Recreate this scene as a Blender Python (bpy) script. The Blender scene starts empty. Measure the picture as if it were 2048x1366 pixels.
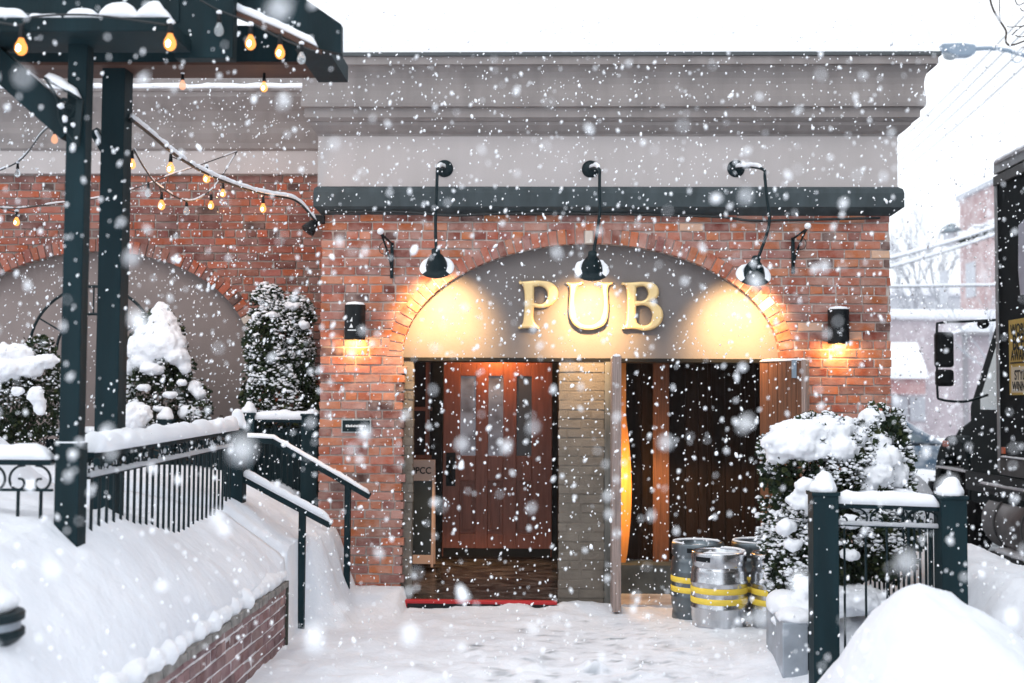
import bpy, bmesh, math, random
from mathutils import Vector, Matrix, noise
random.seed(7)
S = bpy.context.scene
COL = S.collection
rad = math.radians

# ------------------------------------------------------------------ camera
FPX = 2400.0                       # focal length in pixels of a 2048 px wide picture
CAMZ = 1.69
p_, y_, r_ = math.atan(117/FPX), 0.0275, 0.006
F = Vector((-math.sin(y_)*math.cos(p_), math.cos(y_)*math.cos(p_), math.sin(p_)))
R0 = Vector((math.cos(y_), math.sin(y_), 0)); U0 = R0.cross(F)
R = R0*math.cos(r_) + U0*math.sin(r_); U = U0*math.cos(r_) - R0*math.sin(r_)
cam = bpy.data.cameras.new('camera'); camo = bpy.data.objects.new('camera', cam); COL.objects.link(camo)
M = Matrix((R, U, -F)).transposed().to_4x4(); M.translation = Vector((0, 0, CAMZ))
camo.matrix_world = M
cam.sensor_width = 36; cam.lens = FPX/2048*36; cam.clip_start = 0.05; cam.clip_end = 800
cam.dof.use_dof = True; cam.dof.focus_distance = 8.4; cam.dof.aperture_fstop = 1.6
S.camera = camo

# ------------------------------------------------------------------ sky, sun, exposure
w = bpy.data.worlds.new("World"); S.world = w; w.use_nodes = True
nt = w.node_tree; nt.nodes.clear()
sky = nt.nodes.new('ShaderNodeTexSky'); sky.sky_type = 'NISHITA'; sky.sun_disc = False
SUN_EL, SUN_AZ = 48, 205          # azimuth of the sun, clockwise from +Y
sky.sun_elevation = rad(SUN_EL); sky.sun_rotation = rad(SUN_AZ)
cloud = nt.nodes.new('ShaderNodeCombineXYZ')
for k, v in enumerate((9.2, 9.6, 10.1)): cloud.inputs[k].default_value = v
mix = nt.nodes.new('ShaderNodeMix'); mix.data_type = 'RGBA'; mix.clamp_result = False
mix.inputs[0].default_value = 0.9
bg = nt.nodes.new('ShaderNodeBackground'); bg.inputs[1].default_value = 0.1
wo = nt.nodes.new('ShaderNodeOutputWorld')
nt.links.new(sky.outputs[0], mix.inputs[6]); nt.links.new(cloud.outputs[0], mix.inputs[7])
nt.links.new(mix.outputs[2], bg.inputs[0]); nt.links.new(bg.outputs[0], wo.inputs[0])
sl = bpy.data.lights.new('sun', 'SUN'); sl.energy = 0.5; sl.angle = rad(25); sl.color = (1, .97, .93)
so = bpy.data.objects.new('sun', sl); COL.objects.link(so)
d = Vector((math.sin(rad(SUN_AZ))*math.cos(rad(SUN_EL)), math.cos(rad(SUN_AZ))*math.cos(rad(SUN_EL)), math.sin(rad(SUN_EL))))
so.rotation_euler = d.to_track_quat('Z', 'Y').to_euler()
S.view_settings.view_transform = 'Standard'; S.view_settings.look = 'None'
S.view_settings.exposure = 0.72; S.view_settings.gamma = 1
S.render.engine = 'CYCLES'; S.cycles.use_denoising = True
S.cycles.max_bounces = 7; S.cycles.diffuse_bounces = 3; S.cycles.glossy_bounces = 2; S.cycles.transmission_bounces = 4
S.cycles.sample_clamp_indirect = 4

# ------------------------------------------------------------------ helpers
def ray(px, py): return F + R*((px-1024)/FPX) - U*((py-683)/FPX)
def at(px, py, Y):                 # photograph pixel -> real point at depth Y
    d = ray(px, py); t = Y/d.y
    return Vector((d.x*t, Y, CAMZ + d.z*t))
def atx(px, py, X):                # photograph pixel -> real point on the plane x = X
    d = ray(px, py); t = X/d.x
    return Vector((X, d.y*t, CAMZ + d.z*t))
def sst(a, b, x):
    t = max(0, min(1, (x-a)/(b-a))); return t*t*(3-2*t)
def fbm(x, y, z=0, o=4): return noise.fractal(Vector((x, y, z)), 1.0, 2.0, o)

class MB:
    def __init__(s): s.v = []; s.f = []; s.c = None
    def add(s, vs, fs, col=None):
        n = len(s.v); s.v += [tuple(v) for v in vs]; s.f += [tuple(n+i for i in f) for f in fs]
        if col is not None:
            if s.c is None: s.c = []
            s.c += [col]*len(vs)
        return s
    def box(s, a, b, col=None, jit=0):
        x0, y0, z0 = a; x1, y1, z1 = b
        vs = [(x, y, z) for z in (z0, z1) for y in (y0, y1) for x in (x0, x1)]
        if jit: vs = [tuple(q+random.uniform(-jit, jit) for q in v) for v in vs]
        return s.add(vs, [(0,2,3,1),(4,5,7,6),(0,1,5,4),(2,6,7,3),(0,4,6,2),(1,3,7,5)], col)
    def bar(s, p, q, w, h, up=(0,0,1), col=None):      # box from p to q
        p = Vector(p); q = Vector(q); d = (q-p).normalized(); up = Vector(up)
        sx = d.cross(up)
        if sx.length < 1e-4: sx = d.cross(Vector((0,1,0)))
        sx.normalize(); uz = sx.cross(d)
        vs = [c + sx*a*w/2 + uz*b*h/2 for c in (p, q) for a, b in ((-1,-1),(1,-1),(1,1),(-1,1))]
        return s.add(vs, [(0,1,2,3),(7,6,5,4),(0,4,5,1),(1,5,6,2),(2,6,7,3),(3,7,4,0)], col)
    def tube(s, pts, r, seg=8, cap=True):
        pts = [Vector(p) for p in pts]; n = len(pts); vs = []; fs = []
        rr = r if isinstance(r, (list, tuple)) else [r]*n
        prev = None
        for i, p in enumerate(pts):
            t = (pts[min(i+1, n-1)] - pts[max(i-1, 0)])
            t = t.normalized() if t.length > 1e-9 else Vector((0, 0, 1))
            if prev is None:
                a = Vector((0, 0, 1)) if abs(t.z) < .9 else Vector((1, 0, 0)); prev = t.cross(a).normalized()
            prev = (prev - t*prev.dot(t)).normalized(); b = t.cross(prev)
            for k in range(seg):
                an = 2*math.pi*k/seg; vs.append(p + (prev*math.cos(an) + b*math.sin(an))*rr[i])
        for i in range(n-1):
            for k in range(seg):
                k2 = (k+1) % seg; fs.append((i*seg+k, i*seg+k2, (i+1)*seg+k2, (i+1)*seg+k))
        if cap: fs.append(tuple(range(seg-1, -1, -1))); fs.append(tuple((n-1)*seg+k for k in range(seg)))
        return s.add(vs, fs)
    def lathe(s, prof, o=(0,0,0), axis=(0,0,1), seg=24, cap=False):     # prof: (radius, height)
        o = Vector(o); ax = Vector(axis).normalized()
        a = ax.orthogonal().normalized(); b = ax.cross(a); vs = []; fs = []
        for r, h in prof:
            for k in range(seg):
                an = 2*math.pi*k/seg; vs.append(o + ax*h + (a*math.cos(an)+b*math.sin(an))*r)
        for i in range(len(prof)-1):
            for k in range(seg):
                k2 = (k+1) % seg; fs.append((i*seg+k, i*seg+k2, (i+1)*seg+k2, (i+1)*seg+k))
        if cap: fs.append(tuple(range(seg-1, -1, -1))); fs.append(tuple((len(prof)-1)*seg+k for k in range(seg)))
        return s.add(vs, fs)
    def ico(s, c, r, sub=1, jit=0.0):
        bm = bmesh.new(); bmesh.ops.create_icosphere(bm, subdivisions=sub, radius=1)
        r = r if isinstance(r, (tuple, list)) else (r, r, r)
        vs = []
        for v in bm.verts:
            k = 1 + random.uniform(-jit, jit)
            vs.append((c[0]+v.co.x*r[0]*k, c[1]+v.co.y*r[1]*k, c[2]+v.co.z*r[2]*k))
        fs = [tuple(v.index for v in f.verts) for f in bm.faces]; bm.free()
        return s.add(vs, fs)
    def prism(s, poly, axis, a, b):     # polygon extruded along 'x','y' or 'z'
        def P(u, v, t): return {'x': (t, u, v), 'y': (u, t, v), 'z': (u, v, t)}[axis]
        n = len(poly); vs = [P(u, v, a) for u, v in poly] + [P(u, v, b) for u, v in poly]
        fs = [tuple(range(n)), tuple(range(2*n-1, n-1, -1))] + [(i, i+n, (i+1) % n + n, (i+1) % n) for i in range(n)]
        return s.add(vs, fs)
    def build(s, name, mat, parent=None, smooth=False, bevel=0, label=None):
        me = bpy.data.meshes.new(name); me.from_pydata(s.v, [], s.f); me.update()
        if s.c is not None:
            at_ = me.color_attributes.new('Col', 'FLOAT_COLOR', 'POINT')
            at_.data.foreach_set('color', [k for c in s.c for k in (*c, 1.0)])
        bm = bmesh.new(); bm.from_mesh(me); bmesh.ops.recalc_face_normals(bm, faces=bm.faces); bm.to_mesh(me); bm.free()
        if smooth: me.polygons.foreach_set('use_smooth', [True]*len(me.polygons))
        me.materials.append(mat)
        o = bpy.data.objects.new(name, me); COL.objects.link(o)
        if bevel:
            m = o.modifiers.new('bevel', 'BEVEL'); m.width = bevel; m.segments = 2; m.limit_method = 'ANGLE'
        if parent is not None: 
            o.parent = parent
            o.matrix_parent_inverse = Matrix.Translation(-parent.location) if parent.parent is None and parent.type == 'EMPTY' else Matrix.Identity(4)
        if label: o['label'] = label
        return o

def thing(name, label, cat, loc=(0,0,0), group=None, kind=None):
    o = bpy.data.objects.new(name, None); o.empty_display_size = .1; COL.objects.link(o); o.location = loc
    o['label'] = label; o['category'] = cat
    if group: o['group'] = group
    if kind: o['kind'] = kind
    return o
def tag(o, label, cat, group=None, kind=None):
    o['label'] = label; o['category'] = cat
    if group: o['group'] = group
    if kind: o['kind'] = kind
    return o
def copy_thing(o, loc, label):
    c = o.copy(); COL.objects.link(c); c.location = loc; c['label'] = label
    for ch in list(o.children):
        k = ch.copy(); COL.objects.link(k); k.parent = c; k.matrix_parent_inverse = Matrix.Identity(4)
        for g in list(ch.children):
            q = g.copy(); COL.objects.link(q); q.parent = k; q.matrix_parent_inverse = Matrix.Identity(4)
    return c
def local(o):                       # parts modelled round the origin
    o.matrix_parent_inverse = Matrix.Identity(4); return o

def smooth_pts(pts, n=6):           # Catmull-Rom through points
    P = [Vector(p) for p in pts]; P = [P[0]*2-P[1]] + P + [P[-1]*2-P[-2]]; out = []
    for i in range(1, len(P)-2):
        for k in range(n):
            t = k/n
            out.append(.5*((2*P[i]) + (P[i+1]-P[i-1])*t + (2*P[i-1]-5*P[i]+4*P[i+1]-P[i+2])*t*t + (3*P[i]-P[i-1]-3*P[i+1]+P[i+2])*t**3))
    out.append(P[-2]); return out

def snow_strip(mb, pts, w, h, seed=0, step=.03, flat=False):   # rounded ridge of snow lying along a rail
    pts = [Vector(p) for p in pts]; L = []
    for i in range(len(pts)-1):
        n = max(1, int((pts[i+1]-pts[i]).length/step))
        for k in range(n): L.append(pts[i].lerp(pts[i+1], k/n))
    L.append(pts[-1]); vs = []; fs = []; m = 9; N = len(L); acc = 0
    for i, p in enumerate(L):
        t = (L[min(i+1, N-1)]-L[max(i-1, 0)]); t.z = 0
        t = t.normalized() if t.length > 1e-6 else Vector((1, 0, 0)); sx = Vector((t.y, -t.x, 0))
        if i: acc += (L[i]-L[i-1]).length
        e = min(1, math.sqrt(min(i, N-1-i)*step/(h*.7) + .02))
        hh = h*e*(1 + .3*fbm(acc*5, seed) + .18*fbm(acc*18, seed+5)); ww = w*(1 + .12*fbm(acc*6, seed+9))*(.75+.25*e)
        if flat:
            pm = sst(-.12, .06, fbm(acc*3.1, seed+21)+flat); hh *= pm; ww *= max(.25, pm)
        for k in range(m):
            a = math.pi*k/(m-1)
            vs.append(p + sx*(math.cos(a)*ww/2) + Vector((0, 0, (math.sin(a)**.6)*hh if 0 < k < m-1 else -.004)))
    for i in range(N-1):
        for k in range(m-1): fs.append((i*m+k, i*m+k+1, (i+1)*m+k+1, (i+1)*m+k))
        fs.append((i*m+m-1, i*m, (i+1)*m, (i+1)*m+m-1))
    fs.append(tuple(range(m-1, -1, -1))); fs.append(tuple((N-1)*m+k for k in range(m)))
    mb.add(vs, fs); return mb

def lumps(name, blobs, parent, voxel=.02, disp=.02, scale=.09, smooth_it=6, extra=0):      # snow heaps fused into one body
    mb = MB()
    for c, r in blobs:
        mb.ico(c, r, 2)
        for k in range(extra):
            a = random.uniform(0, 6.28); e = random.uniform(-.5, .9); q = r[0]*random.uniform(.25, .5)
            mb.ico((c[0]+math.cos(a)*r[0]*.85*math.cos(e), c[1]+math.sin(a)*r[1]*.85*math.cos(e), c[2]+math.sin(e)*r[2]*.8), (q, q, q*.7), 1)
    o = mb.build(name, SNOW, parent)
    m = o.modifiers.new('r', 'REMESH'); m.mode = 'VOXEL'; m.voxel_size = voxel; m.use_smooth_shade = True
    m = o.modifiers.new('s', 'SMOOTH'); m.iterations = smooth_it; m.factor = .6
    t = bpy.data.textures.get('lump%g' % scale)
    if t is None: t = bpy.data.textures.new('lump%g' % scale, 'CLOUDS'); t.noise_scale = scale; t.noise_depth = 3
    m = o.modifiers.new('d', 'DISPLACE'); m.texture = t; m.texture_coords = 'GLOBAL'; m.strength = disp; m.mid_level = .45
    return o

# ------------------------------------------------------------------ materials
def mat(name, col, rough=.6, metal=0, spec=.5, noise_s=0, noise_a=0, col2=None, bump=0, bump_s=40, detail=5, attr=False, coat=0, stretch=None, emit=None, emit_s=0, trans=0):
    m = bpy.data.materials.new(name); m.use_nodes = True; n = m.node_tree.nodes; l = m.node_tree.links
    b = n['Principled BSDF']; b.inputs['Base Color'].default_value = (*col, 1)
    b.inputs['Roughness'].default_value = rough; b.inputs['Metallic'].default_value = metal
    b.inputs['Specular IOR Level'].default_value = spec
    if coat: b.inputs['Coat Weight'].default_value = coat
    if trans: b.inputs['Transmission Weight'].default_value = trans
    if emit: b.inputs['Emission Color'].default_value = (*emit, 1); b.inputs['Emission Strength'].default_value = emit_s
    tc = n.new('ShaderNodeTexCoord'); vec = tc.outputs['Object']
    if stretch:
        mp = n.new('ShaderNodeMapping'); mp.inputs['Scale'].default_value = stretch; l.new(vec, mp.inputs[0]); vec = mp.outputs[0]
    src = None
    if attr:
        a = n.new('ShaderNodeVertexColor'); a.layer_name = 'Col'; src = a.outputs[0]
    if noise_a or col2:
        nz = n.new('ShaderNodeTexNoise'); nz.inputs['Scale'].default_value = noise_s; nz.inputs['Detail'].default_value = detail
        l.new(vec, nz.inputs['Vector'])
        if col2:
            rp = n.new('ShaderNodeValToRGB'); rp.color_ramp.elements[0].position = .38; rp.color_ramp.elements[1].position = .66
            rp.color_ramp.elements[0].color = (0, 0, 0, 1); rp.color_ramp.elements[1].color = (1, 1, 1, 1)
            l.new(nz.outputs['Fac'], rp.inputs[0])
            mx = n.new('ShaderNodeMix'); mx.data_type = 'RGBA'
            fac = rp.outputs[0]
            if noise_a:
                mu = n.new('ShaderNodeMath'); mu.operation = 'MULTIPLY'; mu.inputs[1].default_value = noise_a; l.new(fac, mu.inputs[0]); fac = mu.outputs[0]
            l.new(fac, mx.inputs[0])
            if src is not None: l.new(src, mx.inputs[6])
            else: mx.inputs[6].default_value = (*col, 1)
            mx.inputs[7].default_value = (*col2, 1); src = mx.outputs[2]
        else:
            hs = n.new('ShaderNodeHueSaturation'); 
            if src is not None: l.new(src, hs.inputs['Color'])
            else: hs.inputs['Color'].default_value = (*col, 1)
            mr = n.new('ShaderNodeMapRange'); mr.inputs[1].default_value = .3; mr.inputs[2].default_value = .7
            mr.inputs[3].default_value = 1-noise_a; mr.inputs[4].default_value = 1+noise_a
            l.new(nz.outputs['Fac'], mr.inputs[0]); l.new(mr.outputs[0], hs.inputs['Value']); src = hs.outputs[0]
    if src is not None: l.new(src, b.inputs['Base Color'])
    if bump:
        nb = n.new('ShaderNodeTexNoise'); nb.inputs['Scale'].default_value = bump_s; nb.inputs['Detail'].default_value = 6
        l.new(vec, nb.inputs['Vector'])
        bp = n.new('ShaderNodeBump'); bp.inputs['Strength'].default_value = bump; bp.inputs['Distance'].default_value = .01
        l.new(nb.outputs['Fac'], bp.inputs['Height']); l.new(bp.outputs[0], b.inputs['Normal'])
    return m

SNOW = mat('snow', (.80, .82, .86), .75, spec=.15, bump=.35, bump_s=28)
GROUNDSNOW = mat('packed_snow', (.765, .79, .84), .7, spec=.15, attr=True, col2=(.66, .685, .74), noise_s=2.6, noise_a=.6, bump=1.0, bump_s=16)
FLAKE = mat('flake', (.93, .95, .98), .9, spec=.1)
BRICK = mat('brick', (.4, .12, .06), .85, spec=.2, attr=True, col2=(.50, .37, .33), noise_s=9, noise_a=.42, bump=.5, bump_s=60)
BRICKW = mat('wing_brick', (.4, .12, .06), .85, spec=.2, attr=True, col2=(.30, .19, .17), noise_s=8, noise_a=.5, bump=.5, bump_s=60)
MORTAR = mat('mortar', (.50, .43, .40), .95, spec=.1, col2=(.33, .27, .24), noise_s=6, noise_a=.7, bump=.6, bump_s=80)
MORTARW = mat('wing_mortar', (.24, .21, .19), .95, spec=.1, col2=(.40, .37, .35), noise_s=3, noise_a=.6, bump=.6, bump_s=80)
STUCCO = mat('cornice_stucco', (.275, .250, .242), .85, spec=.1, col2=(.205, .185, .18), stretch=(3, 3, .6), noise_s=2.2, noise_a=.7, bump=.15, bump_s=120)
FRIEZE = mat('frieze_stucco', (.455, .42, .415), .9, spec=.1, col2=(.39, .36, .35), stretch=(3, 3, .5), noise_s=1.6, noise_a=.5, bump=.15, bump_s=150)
BAND = mat('slate_band', (.052, .066, .072), .7, spec=.15, noise_s=5, noise_a=.22, stretch=(2, 2, .8))
DRIP = mat('drip_edge', (.06, .07, .075), .6)
PANEL = mat('arch_panel', (.165, .150, .148), .75, spec=.25, noise_s=4, noise_a=.08, bump=.1, bump_s=90)
WPANEL = mat('blind_arch_stucco', (.24, .20, .19), .9, spec=.2, noise_s=2, noise_a=.12, bump=.2, bump_s=100)
CLAP = mat('taupe_masonry_paint', (.165, .145, .122), .75, spec=.2, noise_s=7, noise_a=.16, bump=.5, bump_s=60)
GOLD = mat('gilt', (.74, .55, .27), .42, metal=.35, noise_s=12, noise_a=.08)
GREEN = mat('dark_green_paint', (.0040, .0175, .023), .6, spec=.16, noise_s=8, noise_a=.3, bump=.2, bump_s=60, stretch=(1, 1, .15))
IRON = mat('painted_iron', (.004, .014, .018), .5, spec=.2)
BROWNW = mat('stained_rafter', (.055, .020, .011), .7, noise_s=10, noise_a=.3, stretch=(.2, 1, 1))
DOORW = mat('door_wood', (.17, .053, .031), .42, spec=.4, noise_s=14, noise_a=.22, stretch=(3, 3, .25), bump=.15, bump_s=60)
DARKW = mat('dark_wood', (.011, .0055, .004), .7, spec=.15, noise_s=12, noise_a=.5, stretch=(3, 3, .2), bump=.3)
DARKF = mat('dark_frame', (.006, .006, .006), .6, spec=.2)
AMBERW = mat('amber_wood', (.62, .27, .06), .5, noise_s=9, noise_a=.22, stretch=(3, 3, .3))  # orange wood colour carries the lamp glow
LEAFW = mat('weathered_door_wood', (.13, .050, .022), .6, noise_s=16, noise_a=.40, stretch=(5, 5, .12), bump=.4, bump_s=50)
GREYW = mat('grey_weathered_wood', (.30, .235, .215), .85, noise_s=20, noise_a=.40, stretch=(5, 5, .15), bump=.7, bump_s=60)
POSTG = mat('grey_post_paint', (.12, .12, .11), .7, noise_s=9, noise_a=.35, stretch=(3, 3, .3))
FLOORM = mat('wet_floor', (.016, .011, .009), .2, spec=.5, col2=(.20, .165, .145), noise_s=8, noise_a=.55, bump=.5, bump_s=14, stretch=(.8, 1.7, 1))
RED = mat('red_edge', (.50, .015, .02), .5)
STEEL = mat('keg_steel', (.58, .60, .63), .24, metal=.95, noise_s=9, noise_a=.30, bump=.10, bump_s=18, stretch=(1, 1, .12))  # vertical streaks in the colour stand in for reflections
STEELD = mat('keg_steel_dull', (.15, .18, .20), .35, metal=.85, noise_s=9, noise_a=.3, bump=.10, bump_s=18, stretch=(1, 1, .12))  # darker copy for the rear kegs, with the same painted streaks
YEL = mat('yellow_band', (.82, .60, .07), .55, noise_s=9, noise_a=.1)
BLACK = mat('black', (.006, .008, .010), .5, spec=.2)
CABLEM = mat('cable', (.012, .016, .018), .6)
GLASSD = mat('door_glass', (.03, .025, .025), .15, spec=.35)
MIRG = mat('glass_reflecting', (.20, .19, .205), .15, metal=.6, col2=(.06, .045, .045), noise_s=4.5, noise_a=.9, stretch=(1, 1, 1.3))  # pale and dark reflection blotches painted into the pane colour
def glow_glass(name, c, s_, tr):
    m = bpy.data.materials.new(name); m.use_nodes = True; n = m.node_tree.nodes; l = m.node_tree.links; n.clear()
    o = n.new('ShaderNodeOutputMaterial'); e = n.new('ShaderNodeEmission'); e.inputs[0].default_value = (*c, 1); e.inputs[1].default_value = s_
    t = n.new('ShaderNodeBsdfTransparent'); x = n.new('ShaderNodeMixShader'); x.inputs[0].default_value = tr
    l.new(t.outputs[0], x.inputs[1]); l.new(e.outputs[0], x.inputs[2]); l.new(x.outputs[0], o.inputs[0]); return m
BULBM = glow_glass('lit_bulb', (1, .36, .09), 1.5, .55)
BULBD = glow_glass('dim_bulb', (.9, .42, .25), .9, .6)
FIL = mat('filament', (1, .8, .5), .3, emit=(1, .62, .25), emit_s=22)
CLEARB = mat('unlit_bulb_glass', (.75, .80, .82), .08, trans=.75)
LAMPIN = mat('lamp_glow', (1, .8, .5), .4, emit=(1, .62, .25), emit_s=9)
LEAVES = mat('evergreen', (.030, .050, .022), .7, spec=.2, attr=True)
BARK = mat('bark', (.06, .045, .035), .9)
TAN = mat('tan_frame', (.52, .36, .29), .6)
CHALK = mat('chalkboard', (.010, .016, .018), .4)
GALV = mat('galvanised', (.33, .37, .42), .5, metal=.4, noise_s=7, noise_a=.18, bump=.2, bump_s=30)
WALLB = mat('retaining_brick', (.2, .1, .1), .85, attr=True, col2=(.36, .27, .27), noise_s=9, noise_a=.45, bump=.6, bump_s=60)
WHITEP = mat('white_letter', (.75, .77, .78), .6)
TRUCK = mat('truck_black', (.003, .006, .008), .6, spec=.06, noise_s=5, noise_a=.4)
TRUCKG = mat('truck_green', (.003, .009, .011), .6, spec=.06)
ALU = mat('truck_trim', (.30, .31, .32), .45, metal=.5, noise_s=9, noise_a=.2)
GREYT = mat('truck_skirt', (.06, .06, .06), .6, noise_s=9, noise_a=.3)
TANKM = mat('tank_metal', (.16, .14, .135), .4, metal=.7, noise_s=4, noise_a=.35)
SIGNY = mat('poster_yellow', (.60, .42, .09), .6, noise_s=9, noise_a=.1)
SIGNW = mat('poster_cream', (.74, .66, .50), .6)
ORANGE = mat('orange_lens', (.55, .13, .06), .3)
TYRE = mat('tyre', (.006, .006, .007), .9, spec=.1)
PINKB = mat('far_pink_brick', (.42, .29, .29), .9, col2=(.6, .52, .52), noise_s=3, noise_a=.8)  # far building colours from here on are lightened to include snow haze
PALEB = mat('far_pale_wall', (.42, .37, .40), .9, col2=(.55, .50, .53), noise_s=3, noise_a=.8)
REDB = mat('far_red_brick', (.38, .20, .20), .9, col2=(.55, .42, .42), noise_s=4, noise_a=.7)
GREYB = mat('far_grey_wall', (.50, .52, .56), .9)
CARB = mat('car_blue', (.05, .10, .16), .3, coat=.6, col2=(.55, .58, .62), noise_s=6, noise_a=.5)
CARG = mat('car_glass', (.10, .15, .18), .15, coat=1)
ROADM = mat('wet_asphalt', (.06, .075, .08), .45, col2=(.45, .48, .5), noise_s=3, noise_a=.8, bump=.4, bump_s=30)
LAMPG = mat('street_lamp_grey', (.20, .26, .33), .5)

# ------------------------------------------------------------------ ground
XL, XR = at(645, 430, 10).x, at(1780, 600, 10).x       # pub front, left and right corner
def sst(a, b, x):
    t = max(0, min(1, (x-a)/(b-a))); return t*t*(3-2*t)
def gau(x, y, cx, cy, sx, sy): return math.exp(-((x-cx)/sx)**2 - ((y-cy)/sy)**2)
WX = -1.78                                              # retaining wall face
def fence_base(y):
    pts = [(4.2, 1.0), (5.5, 1.10), (6.2, 1.10), (7.3, .90), (8.8, .88), (10, 1.0), (12, 1.1)]
    if y <= pts[0][0]: return pts[0][1] - (pts[0][0]-y)*.3
    for (a, b), (c, e) in zip(pts, pts[1:]):
        if y <= c: return b + (e-b)*(y-a)/(c-a)
    return pts[-1][1]
FOOT = [(at(px, py, Y).x, Y) for px, py, Y in ((850, 1, 7.6), (935, 1, 7.1), (1010, 1, 7.45), (1100, 1, 7.9), (1120, 1, 6.9), (1230, 1, 7.3), (1265, 1, 6.8), (1290, 1, 7.9), (960, 1, 8.3), (1180, 1, 8.6), (1050, 1, 8.9), (1330, 1, 8.4))]
def ground(x, y):
    n = .026*fbm(x*1.3, y*1.3, 1) + .016*fbm(x*4, y*4, 3) + .006*fbm(x*11, y*11, 5)
    tramp = math.exp(-((x-.25-.12*(8-y))/.55)**2)*sst(5, 6.4, 9.9-y+4)*1.0
    lum = noise.turbulence(Vector((x*2.6+.7*y, y*3.4, .5)), 4, True)
    z = n + .05*(lum-.55)*tramp*3.2
    for (fx, fy) in FOOT: z -= .05*math.exp(-((x-fx)/.06)**2-((y-fy)/.14)**2)
    # snow against the front wall
    if XL-.3 < x < -1.15: z += .15*sst(9.2, 9.95, y)
    z += .05*gau(x, y, .32, 9.85, .22, .25)
    z += .03*gau(x, y, 1.2, 8.9, .9, .5)
    # left terrace, higher than the path
    if x < -1.45:
        hf = fence_base(y)
        if y < 8.35:
            edge = .44 - .10*sst(6.0, 4.6, y)
            if x < WX-.012:
                t = max(0, min(1, (WX-x)/.50)); zt = edge + .02 + (hf-edge)*(t**.62 if t > 0 else 0)
                if x < -2.3: zt = hf + .10*(1-math.exp((x+2.3)*1.6))
                z = zt + n*1.3
        if y >= 8.15:
            k = sst(8.15, 8.45, y)
            prof = .97 - .33*sst(-2.35, -1.72, x) - .56*sst(-1.78+.10*fbm(0, y*3), -1.50, x)
            zt = max(prof, 0)*sst(-1.38, -1.55, x)
            if x < -2.3: zt = .97 + .14*sst(-2.3, -3, x)
            if x < WX-.012: z = z*(1-k) + (zt + n)*k
            else:
                k = sst(8.84, 9.15, y+.05*fbm(x*4, y*2)); z = z*(1-k) + max(z, zt+n)*k
        z += .48*gau(x, y, -3.35, 7.0, .42, .5)
    # right hand heaps
    cx, cy = 1.70, 5.6
    g = math.exp(-((x-cx)/(.42 if x < cx else .80))**2 - ((y-cy)/.75)**2)
    z = max(z, z*.4 + .85*g + n*1.5)
    bank = .66*sst(2.15, 2.75, x)*sst(4.2, 3.0, x) * sst(14.5, 9, y)
    z = max(z, bank + n*1.5)
    z = max(z, .28*gau(x, y, 2.0, 7.9, .55, .7) + n)
    z = max(z, 1.02*gau(x, y, 3.75, 12.3, .42, .6) + n)
    if x > 3.4 and y < 16: z -= .10*sst(3.5, 4.0, x)
    if XL+.02 < x < XR-.02 and y > 10.02: z = -.25
    return z
g = MB(); xs = []; x = -8.0
while x < 9: xs.append(x); x += .04 if -4.2 < x < 4.4 else .12
for q in (WX-.016, WX-.008): xs.append(q)
xs = sorted(xs); ys = []; y = 1.0
while y < 15: ys.append(y); y += .04 if 4.4 < y < 10.4 else .10
vs = [(x, y, ground(x, y)) for y in ys for x in xs]; nx = len(xs)
def dark_marks(x, y):  # darkens footprint hollows in the snow colour, plus slush marks along the path
    d = 0
    for (fx, fy) in FOOT: d = max(d, math.exp(-((x-fx)/.05)**2-((y-fy)/.12)**2))
    t = math.exp(-((x-.35)/.8)**2)*sst(6.2, 7.0, y)*sst(9.9, 8.6, y)
    d = max(0, d*.8*(fbm(x*14, y*9, 2)+.55)) + t*max(0, fbm(x*7+y*2, y*16, 9)-.22)*1.6
    return min(.75, d)
cl_ = []
for x, y, z in vs: q = 1-dark_marks(x, y); cl_.append((.765*q, .79*(q*.96+.04), .84*(q*.93+.07)))
g.c = cl_
g.add(vs, [(j*nx+i, j*nx+i+1, (j+1)*nx+i+1, (j+1)*nx+i) for j in range(len(ys)-1) for i in range(nx-1)])
o = g.build('ground', GROUNDSNOW, smooth=True); o['kind'] = 'structure'
g = MB(); n_ = 60
vs = []
for j in range(n_+1):
    for i in range(n_+1):
        x = -300 + 600*i/n_; y = -100 + 700*j/n_
        vs.append((x, y, -.30))
g.add(vs, [(j*(n_+1)+i, j*(n_+1)+i+1, (j+1)*(n_+1)+i+1, (j+1)*(n_+1)+i) for j in range(n_) for i in range(n_)])
g.c = [(.765, .79, .84)]*len(g.v)
o = g.build('snowfield', GROUNDSNOW); o['kind'] = 'structure'
g = MB(); g.box((3.55, -6, -.28), (8.6, 60, -.035)); o = g.build('road', ROADM); o['kind'] = 'structure'

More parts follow.
